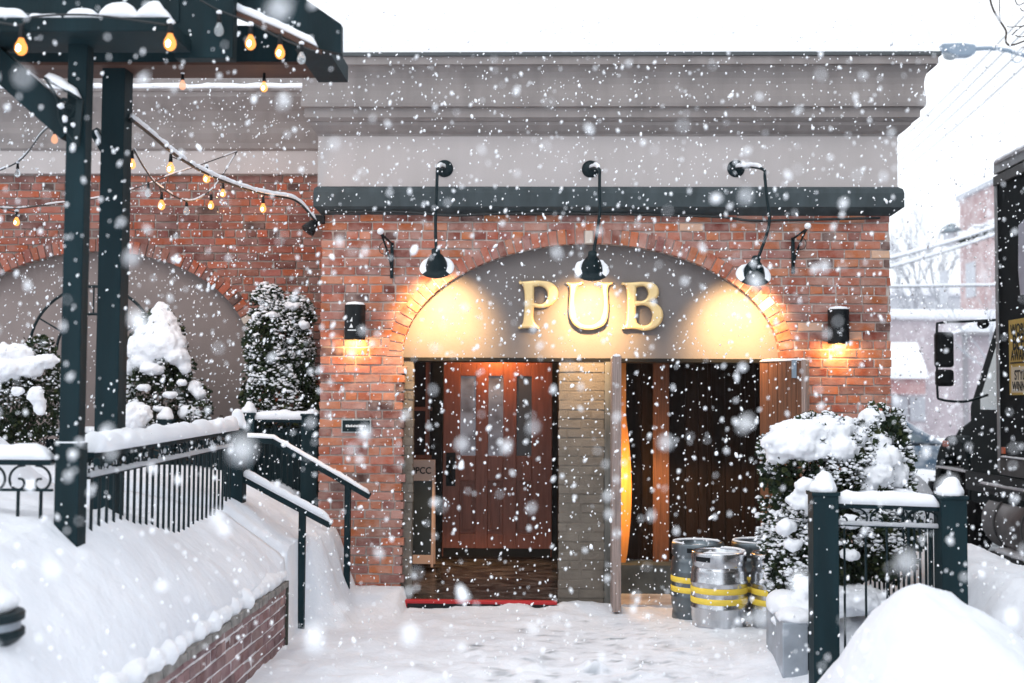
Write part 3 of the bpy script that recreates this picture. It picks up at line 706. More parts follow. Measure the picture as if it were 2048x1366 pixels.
# ------------------------------------------------------------------ lamps on the front
def _g(): pass
def gooseneck(plate, tip, knee, shade, label, E):
    """plate on wall, arm out, bend, down to the shade"""
    P0 = at(*plate, Y0-.06); t = thing('gooseneck_lamp', label, 'lamp', P0, 'gooseneck lamps over the sign')
    mb = MB(); mb.lathe([(0, .035), (.045, .03), (.072, .012), (.074, 0), (0, 0)], P0+Vector((0, .008, 0)), (0, -1, 0), 24); mb.build('wall_plate', IRON, t, smooth=True)
    a = at(*tip, 9.45); Yk = 9.43; k = at(*knee, Yk); s_ = at(*shade, 9.40)
    pts = smooth_pts([P0+Vector((0, -.02, 0)), P0.lerp(a, .6)+Vector((0, 0, .02)), a, a.lerp(k, .12)+Vector((0, -.012, -.01)), a.lerp(k, .5)+Vector((0, -.01, 0)), k, k.lerp(s_, .9)], 6)
    mb = MB(); mb.tube(pts, .0125, 10); mb.build('arm', IRON, t, smooth=True)
    mb = MB(); snow_strip(mb, [p+Vector((0, 0, .008)) for p in pts[:11]], .03, .028, plate[0], .015); mb.build('snow_cap', SNOW, t, smooth=True)
    ax = Vector(((s_.x-k.x)*.25, .66, -.75)).normalized(); o_ = s_ - ax*.02
    prof = [(.0, -.085), (.034, -.082), (.036, -.04), (.054, -.02), (.072, .015), (.082, .05), (.100, .072), (.134, .086), (.136, .092), (.128, .092), (.09, .079), (.070, .052), (.05, .01), (.0, .0)]
    mb = MB(); mb.lathe(prof, o_, ax, 32); mb.build('shade', IRON, t, smooth=True)
    # snow lying on the flared brim, sides and back
    up_ = (Vector((0, 0, 1))-ax*ax.z).normalized(); sd_ = ax.cross(up_)
    mb = MB(); n = 34; m = 7; vs = []; fs = []
    for i in range(n):
        an = -2.25+4.5*i/(n-1); dr_ = up_*math.cos(an)+sd_*math.sin(an); e_ = min(1, min(i, n-1-i)/6)
        for j in range(m):
            a_ = math.pi*j/(m-1); rr = .106+.032*math.cos(a_)*(1+.12*fbm(i*.4, 2, plate[0])); hh = .074+.010*math.cos(a_)-math.sin(a_)*.030*e_*(1+.4*fbm(i*.5, j*.3, plate[0]))
            vs.append(o_+dr_*rr+ax*hh)
    for i in range(n-1):
        for j in range(m-1): fs.append((i*m+j, i*m+j+1, (i+1)*m+j+1, (i+1)*m+j))
    mb.add(vs, fs); mb.build('brim_snow', SNOW, t, smooth=True)
    mb = MB(); mb.ico(o_+ax*.05, .026, 2); mb.build('bulb', LAMPIN, t, smooth=True)
    lamp('SPOT', o_+ax*.09+Vector((0, 0, -.01)), E, (1, .60, .25), .05, Vector((ax.x*.5, .60, -.40)), 80, 1.0)
gooseneck((889, 337), (875, 340), (871, 450), (873, 522), 'Gooseneck lamp left of the PUB letters with snow on its brim', 165)
gooseneck((1181, 338), (1199, 340), (1199, 430), (1184, 527), 'Gooseneck lamp hanging straight above the letter U', 165)
gooseneck((1472, 337), (1528, 340), (1538, 450), (1509, 537), 'Gooseneck lamp with a sideways bent arm, right of the PUB letters', 165)

def sconce(pt, pb, label):
    a = at(*pt, 9.88); b = at(*pb, 9.88); c_ = (a+b)/2; t = thing('wall_sconce', label, 'wall lamp', c_, 'cylinder lamps beside the entrance')
    h = a.z-b.z; r = .086
    mb = MB(); mb.lathe([(0, h/2), (r, h/2), (r, -h/2), (r-.006, -h/2), (r-.006, h/2-.02), (0, h/2-.02)], c_, (0, 0, 1), 32); mb.build('cylinder', BLACK, t)
    mb = MB(); mb.box((c_.x-.04, 9.955, c_.z-.05), (c_.x+.04, 9.992, c_.z+.05)); mb.build('wall_bracket', BLACK, t)
    mb = MB(); mb.lathe([(0, -h/2+.025), (r-.01, -h/2+.024)], c_, (0,0,1), 24); mb.build('lens', LAMPIN, t)
    mb = MB(); mb.lathe([(r*.95, h/2), (r*.8, h/2+.02), (0, h/2+.03)], c_, (0, 0, 1), 20); mb.build('snow_cap', SNOW, t, smooth=True)
    lamp('POINT', (c_.x, 9.89, b.z-.02), 4.6, (1, .52, .16), .025)
    return t, c_, h
ts, cs, hs_ = sconce((711, 610), (709, 680), 'Black cylinder sconce with a small emblem, on the brick left of the arch')
mb = MB()                                         # pale emblem on the lamp
def dot(poly, sc, ox, oz):
    f_ = []
    for u, v in poly:
        x = ox+u*sc; f_.append((cs.x+x, cs.z+oz+v*sc))
    mb.prism(f_, 'y', 9.88-.0885, 9.88-.082)
dot([(-.3,-.5),(.35,-.5),(.3,.6)], .034, -.02, .02); dot([(-.5,-.6),(.5,-.6),(.35,.0),(0,.55)], .030, -.018, -.03); dot([(-1,-.12),(1,-.12),(1,.12),(-1,.12)], .034, -.012, -.068)
mb.build('emblem', WHITEP, ts)
sconce((1677, 619), (1677, 688), 'Plain black cylinder sconce on the brick right of the arch')

def bracket(p, label, flip=1):
    a = at(*p, Y0-.03); t = thing('plant_bracket', label, 'bracket', a, 'iron hanging brackets')
    mb = MB(); mb.box((a.x-.014, 9.965, a.z-.30), (a.x+.014, 9.984, a.z)); mb.build('back_bar', IRON, t, bevel=.004)
    mb = MB(); mb.tube(smooth_pts([(a.x, 9.96, a.z-.22), (a.x-.02*flip, 9.86, a.z-.10), (a.x-.05*flip, 9.72, a.z+.02), (a.x-.055*flip, 9.66, a.z+.03)], 6), .009)
    mb.tube([(a.x, 9.96, a.z-.01), (a.x-.05*flip, 9.66, a.z+.03)], .009); mb.build('arm', IRON, t, smooth=True)
    mb = MB(); mb.ico((a.x-.055*flip, 9.66, a.z+.05), (.028, .03, .028), 2); mb.build('snow_cap', SNOW, t, smooth=True)
    mb = MB(); mb.tube(smooth_pts([(a.x-.03*flip, 9.90, a.z+.02), (a.x-.1*flip, 9.95, a.z-.03), (a.x-.09*flip, 9.96, a.z-.09), (a.x, 9.96, a.z-.11)], 6), .003); mb.build('wire', CABLEM, t)
bracket((784, 485), 'Iron plant bracket on the brick left of the arch', 1)
bracket((1586, 475), 'Iron plant bracket on the brick right of the arch', -1)
# black utility cable sagging below the ledge
mb = MB(); mb.tube(smooth_pts([at(650, 424, 9.94), at(800, 424, 9.93), at(900, 431, 9.93), at(990, 428, 9.94), at(1150, 427, 9.95), at(1420, 433, 9.95), at(1500, 441, 9.93), at(1590, 440, 9.94), at(1760, 436, 9.95)], 8), .011)
tag(mb.build('utility_cable', CABLEM, smooth=True), 'Black cable sagging along the brick just under the slate ledge', 'cable')
# flood light at the corner
c_ = at(628, 452, 9.95); t = thing('floodlight', 'Small black floodlight at the brick corner where the string lights end', 'lamp', c_)
mb = MB(); mb.lathe([(0, -.06), (.035, -.05), (.06, .03), (.062, .05), (0, .045)], c_+Vector((-.02, -.02, -.01)), (-.55, -.25, -.75), 16); mb.build('housing', BLACK, t, smooth=True)
mb = MB(); mb.box((c_.x+.0, 9.93, c_.z+.02), (c_.x+.09, 9.98, c_.z+.09)); mb.build('mount', BLACK, t, bevel=.005)
# plaque
a, b = at(685, 840, 9.975), at(740, 864, 9.975); pl = thing('wall_plaque', 'Small dark green plaque with a pale rim on the left brick pier', 'plaque', (a+b)/2)
mb = MB(); mb.box((a.x-.008, 9.972, b.z-.008), (b.x+.008, 9.986, a.z+.008)); mb.build('rim', mat('plaque_rim', (.40, .43, .43), .5), pl)
mb = MB(); mb.box((a.x+.002, 9.966, b.z+.002), (b.x-.002, 9.971, a.z-.002)); mb.build('face', IRON, pl)
mb = MB(); x = a.x+.03
while x < b.x-.04:
    wq = random.uniform(.007, .012); mb.box((x, 9.962, (a.z+b.z)/2-.009), (x+wq, 9.9655, (a.z+b.z)/2+random.uniform(.006, .012))); x += wq+.004
mb.build('lettering', WHITEP, pl)

# ------------------------------------------------------------------ text helper
def text_mesh(txt, size, name, mat_, parent, origin, xdir, updir, xscale=1.0, depth=.002):
    cu = bpy.data.curves.new('t', 'FONT'); cu.body = txt; cu.size = size; cu.extrude = depth; cu.align_x = 'CENTER'; cu.offset = size*.018
    ob = bpy.data.objects.new('t', cu); COL.objects.link(ob); bpy.context.view_layer.update()
    me = bpy.data.meshes.new_from_object(ob.evaluated_get(bpy.context.evaluated_depsgraph_get())); COL.objects.unlink(ob)
    X = Vector(xdir); Z = Vector(updir); N = X.cross(Z); o_ = Vector(origin)
    mb = MB(); mb.add([o_+X*(v.co.x*xscale)+Z*v.co.y+N*v.co.z for v in me.vertices], [tuple(p.vertices) for p in me.polygons])
    return mb.build(name, mat_, parent)

# sandwich board
YS = 10.95; a, b = at(868, 921, YS), at(868, 1135, YS); x1_ = a.x; x0_ = x1_-.46
sb = thing('sandwich_board', 'Chalkboard sandwich board in a tan frame inside the left doorway', 'sign', ((x0_+x1_)/2, YS, b.z))
def tilt(z): return YS + (z-b.z)*.10
for nm, s_ in (('front_frame', 1), ('rear_frame', -1)):
    mb = MB(); W_ = .022
    def yy(z): return YS + (.10*(z-b.z) if s_ > 0 else .22-.10*(z-b.z))
    def pl_(xa, xb, za, zb_): mb.add([(x, yy(z)+dy, z) for dy in (0, .02) for x, z in ((xa, za), (xb, za), (xb, zb_), (xa, zb_))], [(0,1,2,3),(7,6,5,4),(0,4,5,1),(1,5,6,2),(2,6,7,3),(3,7,4,0)])
    pl_(x0_, x0_+W_, b.z, a.z); pl_(x1_-W_, x1_, b.z, a.z); pl_(x0_+W_, x1_-W_, a.z-.19, a.z); pl_(x0_+W_, x1_-W_, b.z+.03, b.z+.11)
    mb.build(nm, TAN, sb, bevel=.003)
mb = MB(); za, zb_ = b.z+.11, a.z-.19
mb.add([(x, YS+.1*(z-b.z)+dy, z) for dy in (.006, .014) for x, z in ((x0_+W_, za), (x1_-W_, za), (x1_-W_, zb_), (x0_+W_, zb_))], [(0,1,2,3),(7,6,5,4),(0,4,5,1),(1,5,6,2),(2,6,7,3),(3,7,4,0)])
mb.build('chalkboard', CHALK, sb)
text_mesh('PPCC', .085, 'lettering', BLACK, sb, (x1_-.125, YS+.1*(a.z-.1-b.z)-.003, a.z-.125), (1,0,0), (0,0,1), .9)

# ------------------------------------------------------------------ kegs
def keg(loc, label, m, rot=0, dusty=.3):
    t = thing('beer_keg', label, 'keg', loc, 'steel beer kegs by the alcove'); r = .205
    prof = [(0, .02), (r-.035, .012), (r-.012, 0), (r-.004, .01), (r-.006, .06), (r-.012, .085), (r-.004, .10), (r, .13), (r, .175), (r+.006, .185), (r+.006, .20), (r, .21), (r-.001, .36), (r+.006, .37), (r+.006, .385), (r-.001, .395), (r-.002, .45), (r-.008, .478), (r-.014, .486), (r-.010, .497), (r-.003, .508), (r-.003, .585), (r-.008, .60), (r-.020, .598), (r-.024, .585), (r-.026, .52), (0, .50)]
    mb = MB(); mb.lathe(prof, (0,0,0), (0,0,1), 48); local(mb.build('barrel', m, t, smooth=True))
    for h in (.225, .30):
        mb = MB(); mb.lathe([(r+.0005, h), (r+.004, h+.004), (r+.004, h+.040), (r+.0005, h+.044)], (0,0,0), (0,0,1), 48); local(mb.build('yellow_band', YEL, t, smooth=True))
    for k in range(3):
        an = rot+2*math.pi*k/3; mb = MB(); n = 8; vs = []
        for i in range(n+1):
            a_ = an-.32+.64*i/n
            for z in (.533, .568): vs.append(((r-.0018)*math.cos(a_), (r-.0018)*math.sin(a_), z))
        mb.add(vs, [(2*i, 2*i+2, 2*i+3, 2*i+1) for i in range(n)]); local(mb.build('hand_hole', BLACK, t))
    mb = MB(); mb.lathe([(r-.034, .545), (r-.05, .56), (.05, .575), (0, .565)], (0,0,0), (0,0,1), 24)
    local(mb.build('snow_cap', SNOW, t, smooth=True))
    mb = MB(); snow_strip(mb, [((r-.02)*math.cos(2*math.pi*i/32+rot), (r-.02)*math.sin(2*math.pi*i/32+rot), .598) for i in range(20)], .02, .012, loc[0]*9, .02); local(mb.build('rim_snow', SNOW, t, smooth=True))
    return t
keg((at(1440, 1200, 8.95).x, 8.95+.05, -.015), 'Front steel keg, fully in view with two yellow bands', STEEL, -2.35)
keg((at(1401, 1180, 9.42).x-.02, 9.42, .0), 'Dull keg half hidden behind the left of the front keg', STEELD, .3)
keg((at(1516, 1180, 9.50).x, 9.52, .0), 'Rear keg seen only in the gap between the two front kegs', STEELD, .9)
keg((at(1562, 1200, 8.9).x, 8.97, -.02), 'Steel keg at the right, partly covered by the snowy shrub', STEEL, -2.0)

# ------------------------------------------------------------------ pergola
YA1, YA2 = 5.5, 6.25
pg = thing('pergola', 'Dark green timber pergola with snow on its beams, at the left', 'pergola', (-2.6, YA1, 1.0))
def post(name, pb, pt, Y, w_, dep=.15):
    b = at(*pb, Y); t = at(*pt, Y); cx = (b.x+t.x)/2
    mb = MB(); mb.box((cx-w_/2, Y, .6), (cx+w_/2, Y+dep, t.z)); return mb.build(name, GREEN, pg, bevel=.006), cx
o1, px1 = post('post', (126, 900), (166, 40), YA1, .092, .09)
o1['label'] = 'front post with a boxed base'
o2, px2 = post('post', (210, 860), (229, 100), YA2, .124, .13)
zb1 = at(130, 886, YA1).z
mb = MB(); mb.box((px1-.056, YA1-.010, .6), (px1+.056, YA1+.100, zb1)); bs = mb.build('post_base', GREEN, pg, bevel=.005)
mb = MB(); mb.box((px1-.055, YA1-.009, zb1), (px1+.055, YA1-.001, zb1+.006)); mb.box((px1+.047, YA1-.009, zb1), (px1+.055, YA1+.099, zb1+.006)); mb.build('snow_cap', SNOW, bs)
# tie beam across (far), underside brown
e = at(645, 100, YA2+.02); ztb, zbb = at(400, 60, YA2+.02).z, at(400, 131, YA2+.02).z
mb = MB(); mb.box((-6, YA2-.06, zbb), (e.x, YA2-.004, ztb)); mb.box((-6, YA2+.154, zbb), (e.x, YA2+.21, ztb)); mb.build('tie_beam', GREEN, pg, bevel=.005)
mb = MB(); mb.box((-6, YA2-.055, zbb-.018), (e.x+.01, YA2+.205, zbb-.002)); mb.build('soffit_board', BROWNW, pg)
# front plate with snow
zf0_, zf1_ = at(200, 62, YA1-.2).z, at(200, 34, YA1-.2).z; xe = at(352, 40, YA1-.1).x
mb = MB(); mb.box((-5, YA1-.20, zf0_), (xe, YA1+.145, zf1_)); fb = mb.build('front_plate', GREEN, pg, bevel=.004)
for k, (a, b, h) in enumerate(((-10, 62, .055), (64, 130, .03), (135, 205, .06), (200, 285, .085), (275, 345, .085))):
    mb = MB(); q0, q1 = at(a, 31, YA1-.12), at(b, 31, YA1-.12); snow_strip(mb, [(q0.x, YA1-.12, zf1_), (q1.x, YA1-.12, zf1_)], .14, h, k*7, .02); mb.build('snow_heap', SNOW, fb, smooth=True)
# upright boards above the plate
q0, q1 = at(350, 60, YA1+.16), at(466, 60, YA1+.16); mb = MB(); mb.box((q0.x, YA1+.16, zf0_-.02), (q1.x, YA1+.24, zf1_+.8)); mb.build('king_board', GREEN, pg, bevel=.004)
mb = MB(); mb.box((-5, YA1+.15, zf1_+.09), (q0.x+.02, YA1+.158, zf1_+.8)); mb.build('gable_board', GREEN, pg)
# rake board (gable edge) and brown rafter with snow
def quadY(mb, pts, Y, d=.05): mb.prism([(at(*p, Y).x, at(*p, Y).z) for p in pts], 'y', Y, Y+d)
mb = MB(); quadY(mb, [(430, -110), (604, -6), (682, 48), (682, 106), (640, 98), (370, -26)], YA1+.30, .06); mb.build('rake_board', GREEN, pg)
mb = MB(); quadY(mb, [(396, -8), (560, 58), (640, 98), (640, 104), (560, 66), (396, 2)], YA1+.22, .05); rf = mb.build('rafter', BROWNW, pg)
mb = MB(); snow_strip(mb, [at(400, -8, YA1+.245), at(500, 32, YA1+.245), at(560, 57, YA1+.245), at(635, 93, YA1+.245)], .05, .035, 31, .02); mb.build('snow_cap', SNOW, rf, smooth=True)
mb = MB(); mb.box((at(590, 60, YA1+.37).x, YA1+.37, at(590, 98, YA1+.37).z), (at(655, 60, YA1+.37).x, YA2+.25, at(590, 62, YA1+.37).z)); mb.build('end_block', GREEN, pg)
# knee brace and iron bracket
mb = MB(); a, b = at(-40, 95, YA1+.07), at(150, 262, YA1+.07); mb.bar(a, b, .10, .135, (0, 0, 1)); kb = mb.build('knee_brace', GREEN, pg, bevel=.004)
a2, b2 = at(-30, 66, YA1+.03), at(95, 176, YA1+.03)
mb = MB(); snow_strip(mb, [at(60, 146, YA1+.06), at(96, 178, YA1+.06)], .05, .012, 3, .02); mb.build('snow_cap', SNOW, kb, smooth=True)
ib = MB(); Yb = YA1-.03; A1, A2, A3 = at(92, 158, Yb), at(160, 198, Yb), at(152, 292, Yb)
ib.bar(A1, A2, .05, .012); ib.bar(A2, A3, .03, .010, (0, 1, 0))
ib.tube(smooth_pts([A1, at(115, 200, Yb), at(120, 240, Yb), at(150, 285, Yb)], 6), .006)
for (cx_, cy_, r_p) in ((138, 222, 14), (146, 245, 9), (128, 205, 9)):
    cc = at(cx_, cy_, Yb); rr = r_p/436; ib.tube([(cc.x+rr*math.cos(i*.5)*(1-i*.03), Yb, cc.z+rr*math.sin(i*.5)*(1-i*.03)) for i in range(18)], .005, 6)
ir = ib.build('iron_bracket', IRON, pg)
mb = MB(); snow_strip(mb, [A1+Vector((0,0,.006)), A2+Vector((0,0,.006))], .05, .035, 12, .02); mb.ico(at(122, 212, Yb), (.02, .02, .014), 2, .2); mb.ico(at(147, 250, Yb), (.014, .014, .012), 2, .2); mb.ico(at(130, 238, Yb), (.012, .012, .02), 2, .2)
mb.build('snow_cap', SNOW, ir, smooth=True)
mb = MB(); mb.bar(at(190, 262, YA2+.07), at(212, 300, YA2+.07), .06, .05); st = mb.build('short_brace', GREEN, pg)
mb = MB(); snow_strip(mb, [at(192, 264, YA2+.06), at(211, 298, YA2+.06)], .06, .035, 5, .02); mb.build('snow_cap', SNOW, st, smooth=True)
# roof deck of the pergola beyond the beams (out of view above)
mb = MB(); mb.prism([(-6, zf1_+.75), (-1.9, zf1_+.75), (-1.35, zf1_+.50), (-1.9, zf1_+.80), (-6, zf1_+.80)], 'y', YA1+.36, YA2+.3); mb.build('roof_deck', GREEN, pg)

# ------------------------------------------------------------------ string lights
def bulb(parent, p, r, kind, drop=.0, snow=False):
    """socket hanging at p with a bulb below"""
    mb = MB(); mb.lathe([(0, .02), (r*.35, .015), (r*.42, -.01), (r*.5, -r*1.0), (r*.5, -r*1.5), (0, -r*1.5)], p, (0,0,1), 12); sc_ = mb.build('bulb', BLACK, parent, smooth=True)
    q = Vector(p)-Vector((0, 0, r*1.4))
    prof = [(r*.38, 0), (r*.45, -r*.3), (r*.9, -r*1.2), (r*1.0, -r*1.8), (r*.85, -r*2.4), (r*.45, -r*2.8), (0, -r*2.95)]
    m_ = {'lit': BULBM, 'dim': BULBD, 'off': CLEARB}[kind]
    mb = MB(); mb.lathe(prof, q, (0,0,1), 14); mb.build('glass', m_, sc_, smooth=True)
    if kind == 'lit':
        mb = MB(); mb.ico((q.x, q.y-r*1.02, q.z-r*2.0), (r*.42, r*.12, r*.62), 1); mb.build('glow', FIL, sc_, smooth=True)
    if snow:
        mb = MB(); mb.ico(Vector(p)+Vector((0, 0, .012)), (r*.6, r*.6, r*.5), 2, .15); mb.build('snow_cap', SNOW, sc_, smooth=True)
def string(label, pts, bulbs, rc=.007, snow=.02, r=.026):
    P3 = smooth_pts([at(*p) for p in pts], 8)
    t = thing('string_lights', label, 'string lights', P3[0], 'strings of bulbs around the pergola')
    mb = MB(); mb.tube(P3, rc, 6); mb.build('cable', CABLEM, t, smooth=True)
    if snow:
        mb = MB(); snow_strip(mb, [p+Vector((0, 0, rc*.6)) for p in P3], rc*(2.3 if rc > .009 else 1.7), snow, pts[0][0], .02, .30 if rc > .009 else .02); mb.build('cable_snow', SNOW, t, smooth=True)
    for (bx, by, Y, kd, *rest) in bulbs:
        # bulb centre given; socket top above it
        c = at(bx, by, Y); rr = rest[0] if rest else r
        top = c+Vector((0, 0, rr*3.2)); near = min(P3, key=lambda q: (Vector((q.x, q.z))-Vector((top.x, top.z))).length)
        mb = MB(); mb.tube([near, Vector((near.x*.3+top.x*.7, near.y*.3+top.y*.7, near.z*.3+top.z*.7)), top], .004, 6); mb.build('drop_wire', CABLEM, t)
        bulb(t, top, rr, kd, 0, random.random() < .6)
string('Thick snow-laden cable of bulbs running from the rear post to the pub corner', [(262, 238, 6.3), (300, 268, 6.9), (360, 316, 7.8), (430, 355, 8.6), (520, 386, 9.3), (590, 400, 9.7), (632, 442, 9.93)],
       [(341, 338, 7.7, 'lit'), (413, 358, 8.5, 'lit'), (526, 418, 9.3, 'lit')], .011, .030, .026)
string('Sagging string between the rear post and the wing cornice', [(268, 300, 6.4), (290, 338, 7.4), (318, 372, 8.4), (375, 402, 9.4), (418, 384, 10), (445, 350, 10.6), (474, 303, 11.1)],
       [(264, 330, 6.5, 'lit', .020), (323, 412, 8.5, 'lit'), (373, 424, 9.4, 'off'), (422, 412, 10, 'lit'), (446, 388, 10.6, 'lit')], .006, .012)
string('Thin string crossing the wing brick from the left edge to the cornice hook', [(-40, 412, 7), (30, 417, 7.5), (120, 406, 8.2), (205, 394, 9), (290, 370, 9.8), (340, 350, 10.2), (400, 330, 10.7), (474, 303, 11.1)],
       [(33, 445, 7.5, 'lit', .020), (296, 388, 9.8, 'off')], .005, .010)
string('Short string falling from the knee brace to the left edge', [(108, 246, 5.9), (82, 268, 6.3), (38, 322, 7), (-30, 352, 7.6)],
       [(109, 280, 5.95, 'dim', .017), (35, 348, 7, 'off', .018)], .005, .010)
string('Bulbs hooked along the front plate above the posts', [(-30, 40, 5.28), (40, 50, 5.28), (64, 34, 5.28), (180, 30, 5.25), (338, 50, 5.28)],
       [(42, 97, 5.28, 'lit', .028), (340, 88, 5.28, 'lit', .028)], .005, 0)
string('Bulbs hanging under the snowy brown rafter of the gable', [(400, 0, 5.62), (437, 20, 5.62), (502, 46, 5.62), (560, 76, 5.62), (632, 104, 5.62)],
       [(438, 62, 5.62, 'off', .024), (501, 88, 5.62, 'lit', .026), (560, 107, 5.62, 'lit', .024), (603, 119, 5.62, 'off', .021)], .005, 0)
string('Bulbs hanging below the long tie beam in front of the wing cornice', [(210, 140, 6.35), (290, 136, 6.35), (365, 138, 6.35), (450, 136, 6.35), (528, 138, 6.35), (590, 138, 6.35)],
       [(365, 172, 6.35, 'dim', .019), (528, 176, 6.35, 'lit', .020)], .004, 0)

for q in ((413, 372, 8.6), (446, 400, 10.6), (422, 424, 10.0), (526, 432, 9.4)): lamp('POINT', at(*q), 2.2, (1, .42, .12), .02)
# ------------------------------------------------------------------ fences and rails
def finial(mb, x, y, z, r=.035):
    mb.lathe([(r*1.5, 0), (r*1.3, r*.5), (r*.6, r*.7), (r*.55, r*1.1), (r, r*1.7), (r*1.1, r*2.3), (r*.8, r*3.0), (0, r*3.3)], (x, y, z), (0,0,1), 16)
def fence_post(parent, x, y, z0, z1, w_=.14, snow=.10, seed=0, ball=True):
    mb = MB(); mb.box((x-w_/2, y-w_/2, z0), (x+w_/2, y+w_/2, z1)); p = mb.build('post', GREEN, parent, bevel=.004)
    mb = MB(); mb.box((x-w_/2-.008, y-w_/2-.008, z1), (x+w_/2+.008, y+w_/2+.008, z1+.02))
    if ball: finial(mb, x, y, z1+.02, w_*.2)
    mb.build('post_cap', GREEN, p, smooth=False)
    lumps('snow_cap', [((x, y, z1+snow*.35), (w_*.56, w_*.56, snow*.55)), ((x+.01, y, z1+snow*.75), (w_*.36, w_*.4, snow*.55))] + ([((x, y, z1+.02+w_*.2*3.2), (w_*.2, w_*.2, w_*.16))] if ball else []), p, .012, .012, .05, 4)
    return p
def scroll(mb, c, ux, w_, h, r=.006):
    """pair of C scrolls in a panel; c = centre, ux = rail direction"""
    for s_ in (-1, 1):
        pts = [Vector(c)+Vector(ux)*(s_*u*w_)+Vector((0, 0, v*h)) for u, v in ((.12, .48), (.30, .42), (.44, .18), (.47, -.15), (.38, -.42), (.22, -.47), (.13, -.28), (.17, -.08), (.27, -.05))]
        mb.tube(smooth_pts(pts, 4), r, 6)
def iron_fence(label, group, A, Bp, ztopA, ztopB, band, base, nb, nscroll, snow=.07, rail_w=.05, seed=0, snow_mid=True, rb=.008, extra=None, railh=.03):
    A = Vector(A); Bp = Vector(Bp); t = thing('iron_fence', label, 'fence', (A.x, A.y, base[0]), group)
    a1 = Vector((A.x, A.y, ztopA)); b1 = Vector((Bp.x, Bp.y, ztopB)); dz = Vector((0, 0, band))
    mb = MB(); mb.bar(a1-Vector((0,0,railh/2)), b1-Vector((0,0,railh/2)), rail_w, railh); rl = mb.build('top_rail', GREEN, t, bevel=.003)
    if snow:
        mb = MB(); snow_strip(mb, [a1.lerp(b1, i/8) for i in range(9)], rail_w*1.9, snow, seed, .03); mb.build('snow_cap', SNOW, rl, smooth=True)
    mb = MB(); mb.bar(a1-dz, b1-dz, .02, .012); rl = mb.build('lower_rail', GREEN, t)
    if snow_mid:
        mb = MB(); snow_strip(mb, [a1-dz+Vector((0,0,.006)), b1-dz+Vector((0,0,.006))], .03, .022, seed+4, .015)
        for q in range(nscroll*3): p_0 = a1.lerp(b1, random.random())-dz+Vector((0, 0, .02+random.random()*band*.35)); mb.ico(p_0, (.010, .012, random.uniform(.008, .022)), 1, .2); mb.build('snow_cap', SNOW, rl, smooth=True)
    ux = (b1-a1).normalized(); L = (b1-a1).length
    mb = MB()
    for i in range(nscroll):
        c = a1.lerp(b1, (i+.5)/nscroll)-Vector((0, 0, railh+(band-railh)/2)); scroll(mb, c, ux, L/nscroll*.95, band-railh)
    mb.build('scrollwork', IRON, t)
    for i in range(nb):
        p = a1.lerp(b1, (i+.5)/nb)-dz; zb_ = base[0]+(base[1]-base[0])*(i+.5)/nb
        mb = MB(); mb.tube([p, (p.x, p.y, zb_)], rb, 6); mb.build('baluster', IRON, t)
    return t
# left front panel
a, b = at(-60, 920, 5.55), at(98, 920, 5.55)
iron_fence('Scrolled iron fence panel left of the front pergola post', 'iron fences', (a.x-.25, 5.55, 0), (b.x+.02, 5.55, 0), at(50, 917, 5.55).z, at(50, 917, 5.55).z, at(50, 917, 5.55).z-at(50, 980, 5.55).z, (.85, .85), 6, 3, .07, .045, 3, False)
# ramp fence running back to the stair post
XA, XB = px1+.02, at(468, 900, 8.75).x
zA, zB = at(160, 903, 5.72).z, at(470, 858, 8.75).z
iron_fence('Long snow-capped iron fence from the front pergola post back to the stairs', 'iron fences', (XA, 5.70, 0), (XB, 8.70, 0), zA, zB, .125, (.92, .80), 27, 15, .085, .06, 9, True)
sp_ = thing('stair_post', 'Snow-topped green newel post where the stair rails begin', 'post', (XB, 8.78, .7), 'newel posts')
fence_post(sp_, XB, 8.80, .6, at(470, 862, 8.8).z, .135, .13, 2)
# handrails of the stairs
def handrail(label, pts, postx, Y, zpb, snow):
    t = thing('stair_handrail', label, 'handrail', at(*pts[0], Y), 'stair handrails'); P3 = [at(*p, Y) for p in pts]
    mb = MB()
    for i in range(len(P3)-1): mb.bar(P3[i], P3[i+1], .045, .05)
    rl = mb.build('rail', GREEN, t, bevel=.004)
    mb = MB(); snow_strip(mb, [p+Vector((0,0,.024)) for p in P3], .07, snow, pts[0][1], .03); mb.build('snow_cap', SNOW, rl, smooth=True)
    px, py = postx; q = at(px, py, Y); mb = MB(); mb.box((q.x-.024, Y-.024, zpb), (q.x+.024, Y+.024, q.z)); mb.build('post', GREEN, t, bevel=.003)
handrail('Nearer stair handrail with a thick ridge of snow, its post beside the brick wall end', [(484, 955), (540, 985), (662, 1050)], (605, 1022), 8.8, -.05, .055)
handrail('Farther stair handrail sloping down in front of the brick pier', [(488, 879), (548, 882), (740, 993)], (696, 968), 9.75, .0, .03)
# back fence behind the stairs, with three posts
YBF = 10.35
bf = iron_fence('Back fence behind the stairs below the tall shrub', 'iron fences', (at(500, 850, YBF).x, YBF, 0), (at(628, 850, YBF).x, YBF, 0), at(560, 838, YBF).z, at(560, 838, YBF).z, .13, (.6, .6), 11, 5, .07, .05, 20, False)
fence_post(bf, at(497, 850, YBF).x, YBF, .6, at(497, 830, YBF).z, .13, .09, 3); fence_post(bf, at(622, 850, YBF).x, YBF, .2, at(622, 832, YBF).z, .14, .05, 4, False)
mb = MB(); mb.box((at(505, 850, 10.45).x, 10.45, .3), (at(640, 850, 10.45).x, 10.47, at(560, 856, 10.45).z)); mb.build('backing_board', GREEN, bf)
bf2 = iron_fence('Back fence seen through the long ramp fence', 'iron fences', (at(60, 850, YBF).x, YBF+.004, 0), (at(490, 850, YBF).x, YBF+.004, 0), at(400, 866, YBF).z, at(400, 866, YBF).z, .13, (.7, .7), 30, 14, .05, .05, 25, False)
fence_post(bf2, at(330, 850, YBF).x, YBF, .6, at(330, 843, YBF).z, .14, .10, 6)
